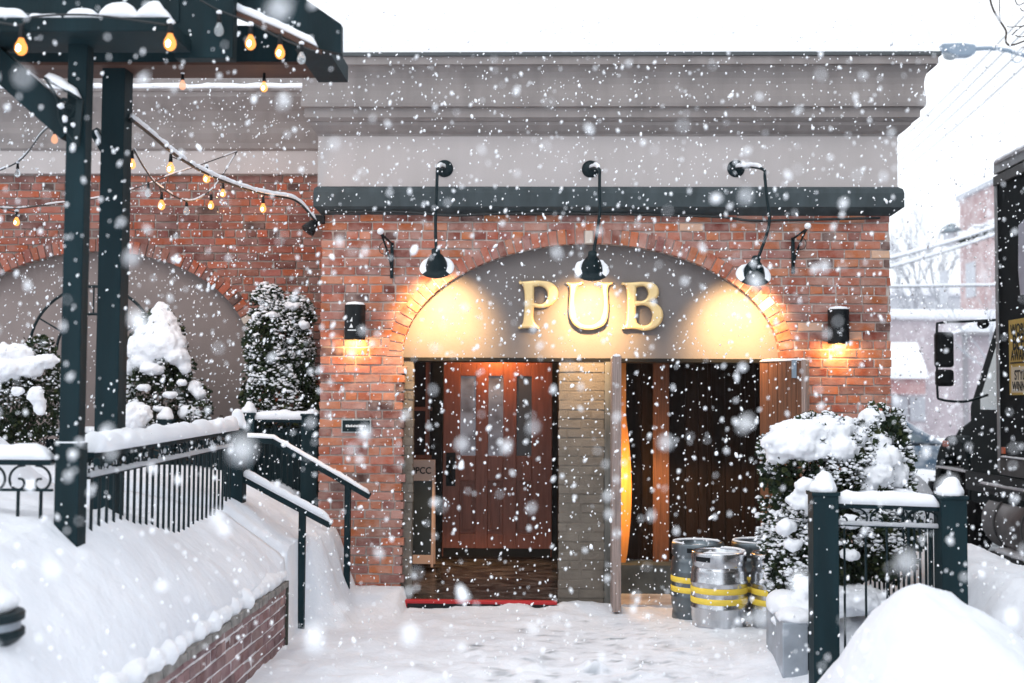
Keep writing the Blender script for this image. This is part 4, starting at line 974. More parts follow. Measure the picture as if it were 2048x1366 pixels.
mb = MB(); mb.box((at(90, 900, 10.45).x, 10.45, .6), (at(492, 900, 10.45).x, 10.47, at(400, 880, 10.45).z)); mb.build('backing_board', GREEN, bf2)
# right fence
YR = 7.0; zR1, zR2 = at(1646, 990, YR).z, at(1900, 997, YR).z
x1r, x2r = at(1646, 1000, YR).x, at(1900, 1000, YR).x
rf_ = iron_fence('Short snow-capped iron fence between two thick posts, right of the kegs', 'iron fences', (x1r+.06, YR, 0), (x2r-.06, YR, 0), at(1770, 1005, YR).z, at(1770, 1011, YR).z, at(1770, 1007, YR).z-at(1770, 1052, YR).z, (.25, .3), 5, 3, .07, .05, 40, True, .007)
fence_post(rf_, x1r, YR, -.1, zR1, .145, .11, 7); fence_post(rf_, x2r, YR, .1, zR2, .145, .10, 8, False)
iron_fence('Iron fence running back from the right-hand thick post', 'iron fences', (x2r-.02, YR+.1, 0), (x2r-.02, 9.6, 0), at(1890, 1015, 7.1).z, at(1890, 1015, 7.1).z, .13, (.3, .3), 22, 10, .05, .05, 44, False, .008)

# ------------------------------------------------------------------ retaining wall at the left
rw = thing('retaining_wall', 'Low purplish brick retaining wall holding the left snow bank', 'wall', (WX, 6.5, 0))
sub = MB(); courses(sub, 3.2, 8.32, -.1, .385, 0, PALR, None, .0745, .20)
mb = MB(); mb.add([(WX-.012-v[1]-.0, v[0], v[2]) for v in sub.v], sub.f); mb.c = sub.c
mb.v = [(2*WX-.024-x if False else x, y, z) for x, y, z in mb.v]
mb.build('brick_facing', WALLB, rw, bevel=.003)
mb = MB(); mb.box((WX-.05, 3.2, -.2), (WX-.006, 8.31, .38)); mb.build('mortar_core', mat('rw_mortar', (.62, .60, .62), .9, noise_s=9, noise_a=.25), rw)
mb = MB(); y = 3.2
while y < 8.3:
    L = random.uniform(.18, .26); mb.box((WX-.06, y, .388), (WX+.016+random.uniform(-.005, .005), min(y+L-.008, 8.33), .43+random.uniform(-.006, .006)), None, .003); y += L
mb.build('coping', mat('coping_stone', (.22, .21, .20), .9, noise_s=12, noise_a=.4, bump=.6), rw, bevel=.004)
mb = MB(); mb.box((WX-.07, 8.318, -.1), (WX+.014, 8.345, .43)); mb.build('end_cap', mat('mossy_end', (.045, .05, .04), .9, noise_s=9, noise_a=.4), rw)  # end face in a darker tone
blobs = []; y = 3.4
while y < 8.35:
    blobs.append(((WX-.10+random.uniform(-.02, .02), y, .47), (.115+random.uniform(-.012, .02), .13, .075+random.uniform(-.02, .02)))); y += .09
lumps('snow_cap', blobs, rw, .02, .02, .08, 6)

# ------------------------------------------------------------------ shrubs
def shrub(label, base, zbot, shape, nleaf, blobs, nflock, seed, leaf=.022, dens=.85, flocksize=(.006, .021), group='snow-covered evergreen shrubs', ex=5, dp=.055, vx=.014):
    """shape: list of (centre, radii) ellipsoids in world space"""
    rnd = random.Random(seed); t = thing('evergreen_shrub', label, 'shrub', base, group)
    mb = MB(); tops = shape[0]
    mb.tube([(base[0], base[1], zbot-.3), (base[0]+.01, base[1], shape[0][0][2])], [.035, .015], 8)
    for k in range(7):
        c, r = rnd.choice(shape); z = rnd.uniform(zbot, c[2]); a = rnd.uniform(0, 6.28)
        mb.tube([(base[0], base[1], z), (c[0]+r[0]*.6*math.cos(a), c[1]+r[1]*.6*math.sin(a), z+.22)], [.012, .004], 6)
    mb.build('trunk', BARK, t)
    vol = [r[0]*r[1]+r[0]*r[2] for c, r in shape]; mb = MB(); pts = []
    greens = [(.022, .040, .018), (.035, .055, .022), (.014, .026, .014), (.05, .062, .022), (.028, .046, .030)]
    for i in range(nleaf):
        c, r = rnd.choices(shape, vol)[0]
        u = Vector((rnd.gauss(0, 1), rnd.gauss(0, 1), rnd.gauss(0, 1))).normalized(); k = rnd.uniform(.5, 1)**.45
        lump = 1+.16*fbm(u.x*2.2+seed, u.y*2.2, u.z*2.2)+.1*fbm(u.x*6, u.y*6+seed, u.z*6)
        p = Vector((c[0]+u.x*r[0]*k*lump, c[1]+u.y*r[1]*k*lump, c[2]+u.z*r[2]*k*lump))
        if p.z < zbot: continue
        if fbm(p.x*9, p.y*9, p.z*9+seed) < -.28: continue
        d_ = (u+Vector((rnd.uniform(-.7, .7), rnd.uniform(-.7, .7), rnd.uniform(-.2, .9)))).normalized(); s_ = d_.orthogonal().normalized()
        s_ = (s_*math.cos(i)+d_.cross(s_)*math.sin(i)); L = leaf*rnd.uniform(.7, 1.8); W_ = L*.32
        col = rnd.choice(greens)
        for b_ in range(3):           # little spray of three scales
            dd = (d_+s_*(b_-1)*.55).normalized(); sw = dd.cross(d_.cross(s_)).normalized()
            mb.add([p, p+dd*L*.5+sw*W_, p+dd*L, p+dd*L*.5-sw*W_], [(0,1,2,3)], col)
        pts.append((p+d_*L*.6, u, k))
    mb.build('foliage', LEAVES, t)
    mb = MB(); cand = [q for q in pts if q[2] > .8 and q[1].z > -.35]; rnd.shuffle(cand)
    q_ = [c for c in cand if fbm(c[0].x*5, c[0].y*5, c[0].z*5+seed*3) + c[1].z*.35 > -.14][:nflock]
    for p, u, k in q_:
        s_ = rnd.uniform(*flocksize); mb.ico(p+Vector((0, 0, s_*.3)), (s_*rnd.uniform(.6, 1.5), s_*rnd.uniform(.6, 1.4), s_*rnd.uniform(.4, .75)), 1, .35)
    mb.build('snow_dusting', SNOW, t, smooth=True)['kind'] = 'stuff'
    if blobs: lumps('snow_cap', blobs, t, vx, dp, .05, 3, ex)['kind'] = 'stuff'
    return t
def E(px, py, Y, rx, rz, ry=None): p = at(px, py, Y); return (tuple(p), (rx, ry or rx, rz))
# tall snow-hooded shrub in the middle of the blind arch
Yb_ = 10.75
shrub('Cone-shaped shrub under a tall white hood of snow, before the blind arch', tuple(at(318, 860, Yb_)), 1.0,
      [E(318, 790, Yb_, .34, .44, .3), E(318, 700, Yb_, .24, .36, .22), E(392, 815, Yb_, .13, .22)], 9000,
      [E(322, 640, Yb_-.03, .10, .17), E(322, 672, Yb_-.08, .19, .16, .16), E(318, 703, Yb_-.10, .25, .11, .2), E(285, 722, Yb_-.17, .11, .07), E(352, 712, Yb_-.17, .12, .08), E(262, 735, Yb_-.12, .07, .08), E(305, 738, Yb_-.24, .12, .05), E(370, 735, Yb_-.16, .06, .06),
       E(270, 835, Yb_-.3, .12, .15), E(390, 775, Yb_-.1, .06, .07), E(378, 826, Yb_-.2, .10, .07), E(402, 800, Yb_-.05, .05, .04), E(398, 788, Yb_-.14, .06, .04), E(330, 690, Yb_-.12, .20, .15), E(300, 695, Yb_-.12, .17, .14), E(325, 655, Yb_-.06, .15, .16), E(288, 775, Yb_-.3, .06, .035), E(340, 790, Yb_-.3, .07, .03), E(318, 818, Yb_-.32, .06, .03), E(365, 765, Yb_-.25, .05, .03), E(260, 780, Yb_-.15, .05, .08)], 700, 11, .022, ex=1, dp=.04)
shrub('Tall dark upright shrub dusted with snow beside the pub corner', tuple(at(565, 860, 10.75)), .6,
      [E(562, 790, 10.75, .33, .50, .28), E(558, 690, 10.75, .29, .40, .25), E(535, 615, 10.75, .14, .20), E(592, 630, 10.75, .15, .16)], 14000,
      [E(527, 598, 10.7, .05, .09), E(515, 635, 10.64, .05, .05), E(585, 612, 10.62, .07, .03), E(608, 650, 10.58, .05, .04), E(545, 630, 10.56, .05, .03)], 3600, 12, .028, flocksize=(.006, .022))
shrub('Broad snow-heaped shrub at the far left edge', tuple(at(40, 860, 10.2)), 1.1,
      [E(50, 790, 10.2, .34, .42, .3), E(78, 730, 10.2, .16, .25), E(0, 800, 10.2, .3, .4)], 9000,
      [E(30, 712, 10.05, .17, .10), E(15, 738, 9.98, .20, .10), E(60, 735, 9.98, .12, .09), E(92, 722, 9.98, .10, .06), E(-15, 752, 9.95, .16, .08), E(72, 790, 9.88, .07, .08), E(80, 812, 9.88, .05, .08), E(35, 782, 9.86, .05, .04)], 800, 13, .022, ex=2)
shrub('Low snow-buried shrub between the tall hooded shrub and the blind arch edge', tuple(at(440, 860, 10.6)), .8,
      [E(398, 830, 10.5, .10, .12), E(275, 850, 10.2, .13, .10)], 700, [E(268, 838, 10.15, .13, .10), E(285, 828, 10.15, .08, .08)], 60, 14, .02)
# big shrub on the right
Yc = 8.1
shrub('Large snow-loaded evergreen between the kegs and the right fence', tuple(at(1660, 1150, Yc)), .12,
      [E(1650, 930, Yc, .42, .32, .34), E(1665, 1060, Yc, .46, .36, .36), E(1610, 1140, Yc-.2, .24, .34, .24), E(1760, 900, Yc+.05, .19, .28, .2), E(1775, 1040, Yc+.05, .20, .40, .22)], 26000,
      [E(1605, 868, Yc-.08, .22, .10, .2), E(1655, 860, Yc-.08, .20, .09, .2), E(1570, 890, Yc-.18, .14, .09), E(1628, 900, Yc-.26, .24, .07, .12), E(1680, 900, Yc-.26, .12, .08), E(1560, 912, Yc-.16, .09, .06), E(1710, 880, Yc-.1, .10, .09),
       E(1742, 842, Yc+.0, .09, .09), E(1755, 880, Yc-.1, .09, .07), E(1765, 915, Yc-.15, .12, .08), E(1750, 950, Yc-.2, .12, .09), E(1790, 870, Yc, .06, .06), E(1785, 950, Yc-.1, .10, .10), E(1730, 975, Yc-.22, .07, .06), E(1800, 990, Yc-.05, .06, .08),
       E(1610, 975, Yc-.42, .07, .06), E(1600, 1000, Yc-.42, .07, .07), E(1630, 1022, Yc-.4, .05, .05), E(1570, 1055, Yc-.42, .07, .05), E(1700, 1045, Yc-.4, .06, .05), E(1585, 1090, Yc-.44, .06, .04), E(1720, 1010, Yc-.35, .07, .04), E(1700, 1110, Yc-.4, .06, .04),
       E(1600, 1215, Yc-.5, .10, .09), E(1575, 1245, Yc-.55, .09, .05), E(1615, 1180, Yc-.48, .08, .08), E(1690, 1200, Yc-.3, .3, .10, .2)], 9000, 21, .027, flocksize=(.006, .022))
# planter
c0 = at(1560, 1240, 7.35); pln = thing('metal_planter', 'Galvanised metal planter box at the foot of the right fence post', 'planter', (c0.x+.12, 7.4, 0))
mb = MB(); X0, X1 = at(1562, 1250, 7.3).x, at(1612, 1250, 7.3).x
mb.prism([(X0, 7.25), (X1, 7.25), (X1+.06, 7.95), (X0+.03, 7.95)], 'z', -.1, at(1585, 1243, 7.3).z); mb.build('box', GALV, pln, bevel=.006)
mb = MB(); mb.box((X1+.004, 7.3, -.1), (X1+.10, 7.75, at(1610, 1262, 7.3).z)); mb.build('dark_liner', BLACK, pln)
lumps('snow_cap', [((X0+.1, 7.4, at(1585, 1240, 7.3).z+.005), (.12, .18, .05)), ((X0+.1, 7.7, at(1585, 1240, 7.3).z+.03), (.12, .2, .09)), ((X1+.03, 7.5, at(1585, 1245, 7.3).z), (.1, .2, .05))], pln, .018, .02, .06, 4)

# ------------------------------------------------------------------ bin at lower left
cb = at(-40, 1240, 4.5); bn = thing('litter_bin', 'Dark green round post-top fixture with a pale band at the lower left edge', 'bin', (cb.x, 4.5, .5))
def bz(py): return at(0, py, 4.5).z
rb_ = at(44, 1240, 4.5).x-cb.x
mb = MB(); mb.lathe([(0, bz(1222)), (rb_*.97, bz(1224)), (rb_, bz(1228)), (rb_*.99, bz(1240)), (rb_*.9, bz(1243)), (0, bz(1243))], (cb.x, 4.5, 0), (0,0,1), 40); mb.build('lid', IRON, bn, smooth=False)
mb = MB(); mb.lathe([(rb_*.9, bz(1243)), (rb_*.91, bz(1258))], (cb.x, 4.5, 0), (0,0,1), 40); mb.build('band', GALV, bn, smooth=True)
mb = MB(); mb.lathe([(rb_*.9, bz(1258)), (rb_*1.0, bz(1260)), (rb_*1.0, bz(1272)), (rb_*.85, bz(1285)), (rb_*.55, bz(1300)), (rb_*.54, .2)], (cb.x, 4.5, 0), (0,0,1), 40); mb.build('body', IRON, bn, smooth=False)
lumps('snow_cap', [((cb.x, 4.5, bz(1222)+.03), (rb_*.9, rb_*.9, .06)), ((cb.x, 4.5, bz(1222)+.07), (rb_*.6, rb_*.6, .08))], bn, .02, .02, .08, 4)

# ------------------------------------------------------------------ delivery truck
TX = 4.3; tk = thing('delivery_truck', 'Black delivery truck with a yellow award poster on its cargo box, parked at the kerb', 'truck', (5.4, 11.5, 0))
YF = atx(1996, 600, TX).y; zt0 = atx(1996, 327, TX).z; zb0 = atx(1996, 948, TX).z
bodyb = MB(); bodyb.box((TX, 4.5, zb0+.17), (TX+2.4, YF, zt0-.1)); cg = bodyb.build('cargo_box', TRUCK, tk, bevel=.01)
mb = MB(); mb.box((TX-.02, 4.5, zt0-.098), (TX+2.4, YF+.02, zt0)); mb.build('roof_rail', ALU, cg, bevel=.008)
mb = MB(); mb.box((TX-.03, 4.5, zt0-.21), (TX-.002, YF+.01, zt0-.12)); mb.build('side_rail', GREYT, cg, bevel=.005)
mb = MB(); mb.box((TX-.018, YF-.03, zb0+.02), (TX-.002, YF+.022, zt0-.2)); mb.box((TX-.016, YF+.002, zb0+.02), (TX+.2, YF+.02, zt0-.2)); mb.build('corner_trim', ALU, cg, bevel=.004)
mb = MB(); mb.box((TX-.012, 4.5, zb0), (TX+2.3, YF, zb0+.168)); mb.build('skirt', GREYT, cg, bevel=.005)
mb = MB(); snow_strip(mb, [(TX-.01, 4.6, zb0+.17), (TX-.01, YF-.05, zb0+.17)], .03, .012, 4, .05); snow_strip(mb, [(TX+.1, 4.6, zt0), (TX+.1, YF, zt0)], .3, .06, 9, .06); mb.build('snow_cap', SNOW, cg, smooth=True)
mb = MB(); mb.box((TX-.02, YF-.14, zb0+.2), (TX-.002, YF-.08, zb0+.26)); mb.build('marker_light', ORANGE, cg)
# poster
ys1 = atx(2019, 640, TX).y; pz1, pz0 = atx(2019, 641, TX).z, atx(2019, 790, TX).z; ys0 = ys1-.56
mb = MB(); mb.box((TX-.008, ys0, pz0), (TX-.002, ys1, pz1)); po = mb.build('poster', SIGNY, tk)
ph = pz1-pz0
mb = MB(); mb.box((TX-.0105, ys0+.02, pz0+.03*ph), (TX-.0085, ys1-.045, pz0+.37*ph)); mb.build('cream_field', SIGNW, po)
ym = (ys0+ys1)/2
def ptxt(s, f0, size, xs=1): text_mesh(s, size, 'lettering', BLACK, po, (TX-.0125, ym, pz0+f0*ph), (0,-1,0), (0,0,1), xs, .001)
ptxt('WORLD', .80, .135, .92); ptxt('BEER', .60, .20, .86); ptxt('AWARDS', .46, .135, .80); ptxt('STYLE', .20, .125, .9); ptxt('WINNER', .055, .12, .85)
mb = MB(); mb.box((TX-.0115, ys0+.02, pz0+.415*ph), (TX-.0085, ys1-.03, pz0+.435*ph)); mb.build('divider', BLACK, po)
mb = MB(); ye = atx(2041, 500, TX).y; mb.prism([(ye, atx(2041, 590, TX).z), (ye+.04, atx(2041, 540, TX).z), (ye+.02, atx(2041, 450, TX).z), (ye-.3, atx(2041, 430, TX).z), (ye-1.6, atx(2041, 430, TX).z), (ye-1.6, atx(2041, 610, TX).z)], 'x', TX-.008, TX-.003); mb.build('side_graphic', mat('pale_graphic', (.45, .46, .55), .5, noise_s=3, noise_a=.3), tk)
# cab
CX = 4.62
cab = MB(); cab.prism([(YF+.08, .62), (YF+.08, 2.66), (12.1, 2.68), (12.35, 2.58), (13.2, 1.66), (13.22, .62)], 'x', CX, CX+1.9); cb_ = cab.build('cab', TRUCKG, tk, bevel=.03)
mb = MB(); mb.prism([(11.75, 1.62), (11.75, 2.38), (12.3, 2.38), (12.86, 1.74), (12.86, 1.62)], 'x', CX-.006, CX-.002); mb.build('side_window', mat('cab_glass', (.20, .28, .30), .1, coat=1), cb_)
mb = MB(); mb.prism([(12.42, 2.53), (12.45, 2.56), (13.22, 1.72), (13.19, 1.69)], 'x', CX+.08, CX+1.8); mb.build('windscreen', mat('pale_glass', (.35, .42, .44), .1, coat=1), cb_)
hood = MB(); hood.prism([(13.225, .62), (13.225, 1.62), (13.6, 1.56), (14.25, 1.38), (14.5, 1.2), (14.56, .9), (14.55, .55)], 'x', CX+.22, CX+1.7); hd = hood.build('hood', TRUCKG, tk, bevel=.04)
mb = MB(); n = 12; vs = []
mb.prism([(13.28, .65)] + [(13.85-.60*math.cos(math.pi*i/n)*1.0, .80+.52*math.sin(math.pi*i/n)) for i in range(n+1)] + [(14.5, .65), (14.36, .70)] + [(13.85+.50*math.cos(math.pi*i/n), .62+.50*math.sin(math.pi*i/n)) for i in range(n+1)] + [(13.33, .65)], 'x', CX+.02, CX+.45); mb.build('fender', TRUCKG, tk, bevel=.02)
mb = MB(); mb.box((CX+.01, 13.95, 1.18), (CX+.05, 14.15, 1.25)); mb.build('marker_light', ORANGE, tk, bevel=.01)
def wheel(y, x=CX+.08):
    mb = MB(); mb.lathe([(.28, 0), (.47, .02), (.50, .06), (.50, .22), (.47, .26), (.28, .28)], (x, y, .47), (1,0,0), 32); wl = mb.build('wheel', TYRE, tk, smooth=True)
    mb = MB(); mb.lathe([(0, .06), (.1, .02), (.14, .05), (.25, .05), (.285, .02), (.285, .1)], (x, y, .47), (1,0,0), 24); mb.build('rim', ALU, wl, smooth=True)
wheel(13.85); wheel(7.2, TX+.05); wheel(6.1, TX+.05)
mb = MB(); mb.lathe([(0, 0), (.26, .01), (.30, .04), (.30, 1.42), (.26, 1.46), (0, 1.47)], (CX+.22, 11.25, .48), (0,1,0), 32); tn = mb.build('fuel_tank', TANKM, tk, smooth=True)
for yy_ in (11.6, 12.3):
    mb = MB(); mb.lathe([(.302, 0), (.308, .003), (.308, .045), (.302, .05)], (CX+.22, yy_, .48), (0,1,0), 32); mb.build('strap', GREYT, tn, smooth=True)
mb = MB(); mb.box((CX-.06, 11.3, .13), (CX+.3, 12.5, .18)); stp = mb.build('step', BLACK, tk, bevel=.01)
mb = MB(); snow_strip(mb, [(CX+.08, 11.35, .18), (CX+.08, 12.45, .18)], .26, .05, 5, .05); mb.build('snow_cap', SNOW, stp, smooth=True)
mb = MB(); mb.box((CX-.05, 11.2, .80), (CX+.3, 12.9, .84)); s2 = mb.build('running_board', BLACK, tk, bevel=.01)
mb = MB(); snow_strip(mb, [(CX-.0, 11.25, .84), (CX-.0, 12.85, .84)], .08, .03, 6, .05); mb.build('snow_cap', SNOW, s2, smooth=True)
mb = MB(); mb.box((TX+.3, 4.8, .75), (TX+2.1, 13.3, .95)); mb.build('chassis', BLACK, tk)
mb = MB(); mb.box((CX+.0, 14.56, .45), (CX+1.8, 14.68, .75)); bp_ = mb.build('bumper', BLACK, tk, bevel=.02)
mb = MB(); mb.box((CX-.02, 13.3, .93), (CX+.2, 14.3, .95)); mb.build('fender_snow', SNOW, tk)
# mirror
YM = 12.2; mr = MB()
mr.tube(smooth_pts([at(1992, 640, YM-.3), at(1930, 643, YM-.1), at(1880, 646, YM), at(1874, 656, YM), at(1874, 720, YM), at(1875, 785, YM), at(1882, 799, YM), at(1930, 803, YM), at(1975, 790, YM+.2)], 5), .013, 8); arm_ = mr.build('mirror_arm', IRON, tk, smooth=True)
for (pa, pb) in (((1869, 664), (1906, 735)), ((1871, 739), (1906, 773))):
    a, b = at(*pa, YM), at(*pb, YM); mb = MB(); mb.box((a.x, YM-.06, b.z), (b.x, YM+.05, a.z)); mb.build('mirror', BLACK, arm_, bevel=.03)
a = at(1960, 642, YM-.2); mb = MB(); mb.ico(a+Vector((.03, 0, -.03)), (.06, .05, .05), 2); mb.build('mirror_mount', BLACK, arm_)

# ------------------------------------------------------------------ parked car
cr = thing('parked_car', 'Dark blue car half buried in snow behind the right brick pier', 'car', (5.0, 18.5, 0))
def carbody(poly, x0y, x1y, nm, m_, bev=.05, par=None):
    mb = MB(); mb.prism(poly, 'y', x0y, x1y); return mb.build(nm, m_, par or cr, bevel=bev)
carbody([(2.7, .35), (2.65, .8), (2.9, 1.02), (5.9, 1.05), (6.75, .88), (6.95, .6), (6.95, .35)], 18, 19.75, 'body', CARB)
gh = carbody([(3.1, 1.06), (3.6, 1.5), (4.4, 1.62), (5.15, 1.58), (6.0, 1.06)], 18.12, 19.6, 'cabin', CARB, .06)
carbody([(4.5, 1.10), (4.55, 1.48), (5.12, 1.46), (5.7, 1.10)], 18.10, 18.115, 'window', CARG, 0, gh); carbody([(3.4, 1.10), (3.75, 1.42), (4.45, 1.48), (4.42, 1.10)], 18.10, 18.115, 'window', CARG, 0, gh)
for xx in (3.5, 6.1):
    mb = MB(); mb.lathe([(0, .02), (.2, 0), (.31, .02), (.33, .06), (.33, .2)], (xx, 17.98, .33), (0,1,0), 24); mb.build('wheel', TYRE, cr, smooth=True)
lumps('snow_cap', [((4.4, 18.85, 1.62), (.85, .7, .12)), ((6.3, 18.85, 1.0), (.6, .75, .14)), ((6.6, 18.4, .55), (.6, .7, .5)), ((5.2, 17.7, .3), (1.4, .35, .45))], cr, .06, .06, .3, 3)

# ------------------------------------------------------------------ far buildings
def fbuild(name, label, x0, x1, y0, y1, z1, m_, snowh=.4, group=None):
    t = thing(name, label, 'building', ((x0+x1)/2, y0, 0), group)
    mb = MB(); mb.box((x0, y0, -.3), (x1, y1, z1)); wl = mb.build('wall', m_, t)
    mb = MB(); mb.box((x0-.15, y0-.2, z1+.002), (x1+.15, y1+.2, z1+snowh)); mb.build('roof_snow', SNOW, t, bevel=.12)
    return t, wl
q0, q1 = at(1700, 640, 40), at(1965, 640, 40)
t, wl = fbuild('low_building', 'Pale low building with a snow-covered flat roof beyond the parked car', q0.x-6, q1.x+1.2, 40, 52, at(1850, 640, 40).z, PALEB, .35)
# awning with snow
a, b = at(1740, 692, 39), at(1835, 692, 39); a2, b2 = at(1740, 757, 37.5), at(1855, 757, 37.5)
mb = MB(); mb.add([a, b, b2, a2, a+Vector((0,0,.12)), b+Vector((0,0,.12)), b2+Vector((0,0,.2)), a2+Vector((0,0,.2))], [(0,1,2,3),(7,6,5,4),(0,4,5,1),(1,5,6,2),(2,6,7,3),(3,7,4,0)]); mb.build('awning_snow', SNOW, t)
c0_, c1_ = at(1740, 758, 37.6), at(1855, 788, 37.6)
mb = MB(); mb.box((c0_.x, 37.65, c1_.z), (c1_.x-.05, 39.9, c0_.z)); mb.build('awning_fascia', REDB, t)
for px in (1800, 1835):
    p = at(px, 812, 39.95); mb = MB(); mb.box((p.x-.25, 39.93, p.z-.5), (p.x+.25, 39.99, p.z+.3)); mb.build('window', GREYB, wl)
q0, q1 = at(1700, 577, 62), at(1925, 577, 62)
fbuild('grey_building', 'Faint grey building with a snowy roof above the low building', q0.x, q1.x, 62, 75, at(1850, 592, 62).z, GREYB, .6)
# gabled house by the truck
t, wl = fbuild('brick_block', 'Tall pink brick building behind the truck mirror', at(1921, 500, 46).x, at(1921, 500, 46).x+14, 34, 46, 6, PINKB, .01)
for ch in list(t.children): bpy.data.objects.remove(ch)
xL_ = at(1920, 500, 46).x
zN, zF = atx(1986, 378, xL_).z, at(1920, 402, 46).z
mb = MB(); yn = atx(2060, 378, xL_).y; mb.box((xL_, yn, -.3), (xL_+14, 46, zF)); wl = mb.build('wall', PINKB, t)
mb = MB(); mb.box((xL_-.12, yn-.1, zF+.002), (xL_+14, 46.1, zF+.18)); mb.build('parapet', GREYB, t)
for i in range(3):
    for zz in (3.2, 5.6):
        yy_ = yn+2+i*3; mb = MB(); mb.box((xL_-.03, yy_, zz), (xL_-.004, yy_+1.0, zz+1.3)); mb.build('window', GREYB, wl)
# gabled grey house in front of it
hx0, hx1 = at(1924, 700, 30).x, at(2010, 700, 30).x
t = thing('gabled_house', 'Grey house with a snowy roof right behind the truck windscreen', 'house', (hx0, 30, 0))
mb = MB(); mb.box((hx0, 30, -.3), (hx1, 30.5, at(1930, 665, 30).z)); mb.build('wall', PALEB, t)
mb = MB(); zz = at(1930, 665, 30).z; mb.prism([(hx0-.1, zz+.002), (hx0+.5, zz+.35), (hx1+.1, zz+.4), (hx1+.1, zz+.002)], 'y', 29.8, 30.6); mb.build('roof_snow', SNOW, t)
mb = MB(); mb.box((hx0-.1, 29.78, zz-.07), (hx1, 29.98, zz-.002)); mb.box((hx0+.02, 29.93, 0), (hx0+.12, 29.998, zz-.08)); mb.build('trim', mat('house_trim', (.30, .29, .31), .8), t)
# roof-top turret
c = at(1902, 460, 45); t = thing('roof_turret', 'Small blue-grey roofed turret at the left end of the pink block', 'turret', c)
mb = MB(); mb.lathe([(.42, -.1), (.40, .0), (.12, .22), (0, .26)], c, (0,0,1), 8); mb.build('roof', mat('turret_slate', (.22, .27, .31), .8), t)
mb = MB(); mb.lathe([(.3, -.12), (.28, -.6)], c, (0,0,1), 8, True); mb.build('shaft', GREYB, t)

# street lamp far away
YL = 26.; sl_ = thing('street_lamp', 'Grey cobra-head street lamp above the pub roof corner', 'street lamp', (at(2400, 800, YL).x, YL, 0))
mb = MB(); pa = [at(1945, 98, YL), at(1985, 97, YL), at(2030, 105, YL), at(2080, 125, YL), at(2200, 190, YL)]
mb.tube(smooth_pts(pa, 6), .05, 8); mb.tube([at(2200, 190, YL), (at(2200, 190, YL).x, YL, 0)], .09, 8); mb.build('arm', LAMPG, sl_, smooth=True)
a, b = at(1880, 90, YL), at(1948, 112, YL)
mb = MB(); mb.prism([(a.x, a.z), (a.x+.06, a.z-.16), (a.x+.30, a.z-.27), (b.x-.12, b.z-.02), (b.x, b.z+.03), (b.x, b.z+.22), (b.x-.3, a.z+.02)], 'y', YL-.14, YL+.14); hd_ = mb.build('head', LAMPG, sl_, bevel=.03)
mb = MB(); mb.ico((a.x+.22, YL, a.z-.22), (.17, .12, .12), 2); mb.build('lens', CLEARB, hd_, smooth=True)
mb = MB(); cc = at(2032, 112, YL); mb.tube([(cc.x+.12*math.cos(t_*.5), YL-.05, cc.z-.04+.12*math.sin(t_*.5)) for t_ in range(13)], .015, 6); mb.build('loop', LAMPG, sl_)

# wires
def wire(label, p0, p1, Y0_, Y1_, r=.02, sag=.0, snow=0, seed=0):
    a = at(*p0, Y0_); b = at(*p1, Y1_); pts = [a.lerp(b, i/20)-Vector((0, 0, sag*4*(i/20)*(1-i/20))) for i in range(21)]
    mb = MB(); mb.tube(pts, r, 6); w_ = mb.build('overhead_wire', mat('wire_grey', (.16, .17, .19), .7) if 'wire_grey' not in bpy.data.materials else bpy.data.materials['wire_grey'], None, smooth=True)
    tag(w_, label, 'wire', 'overhead wires')
    if snow:
        mb = MB(); snow_strip(mb, [p+Vector((0,0,r*.5)) for p in pts], r*3, snow, seed, .12); s_ = mb.build('snow_cap', SNOW, w_, smooth=True)
wire('Upper snow-topped wire between the brick corner and the pink block', (1740, 528), (2010, 448), 24, 30, .022, .05, .07, 1)
wire('Lower snow-topped wire between the brick corner and the pink block', (1740, 546), (2010, 462), 24, 30, .022, .05, .07, 2)
wire('Level snow-lined wire crossing in front of the pink block', (1740, 575), (2010, 571), 28, 28, .02, 0, .05, 3)
for k, (a, b, lb) in enumerate((((1780, 300), (2100, -22), 'Topmost diagonal wire, running just under the street lamp arm'), ((1780, 322), (2100, 10), 'Second diagonal wire from the top, crossing behind the street lamp'), ((1790, 330), (2100, 46), 'Third diagonal wire from the top, right of the cornice'), ((1800, 345), (2100, 85), 'Lowest diagonal wire between the cornice and the street lamp arm'))):
    wire(lb, a, b, 60, 30, .022, .1)

# bare trees
def branchy(mb, p, d, L, r, depth, rnd, spread=.6):
    n = 4; pts = [p]
    for i in range(n):
        d = (d+Vector((rnd.uniform(-.2, .2), rnd.uniform(-.2, .2), rnd.uniform(-.1, .2)))).normalized(); pts.append(pts[-1]+d*L/n)
    mb.tube(pts, [r*(1-.5*i/n) for i in range(n+1)], 5 if depth < 3 else 6)
    if depth == 0: return
    for k in range(3):
        j = rnd.randint(2, n); dd = (d+Vector((rnd.uniform(-1, 1)*spread, rnd.uniform(-1, 1)*spread, rnd.uniform(-.2, .7)))).normalized()
        branchy(mb, pts[j], dd, L*rnd.uniform(.55, .8), r*.55, depth-1, rnd, spread)
def bare_tree(label, base, H, r, seed, col, spread=.7, depth=5):
    t = thing('bare_tree', label, 'tree', base, 'leafless winter trees'); rnd = random.Random(seed)
    mb = MB(); mb.tube([Vector(base)-Vector((0,0,.3)), Vector(base)+Vector((0, 0, H*.35))], [r, r*.8], 8); mb.build('trunk', col, t)
    mb = MB()
    for k in range(4): branchy(mb, Vector(base)+Vector((0, 0, H*(.25+.03*k))), Vector((rnd.uniform(-.6, .6), rnd.uniform(-.6, .6), 1)).normalized(), H*.25, r*.5, depth-1, rnd, spread)
    mb.build('crown', col, t)
PALETREE = mat('frosted_twigs', (.42, .44, .48), .9)  # one pale tone for the distant trees
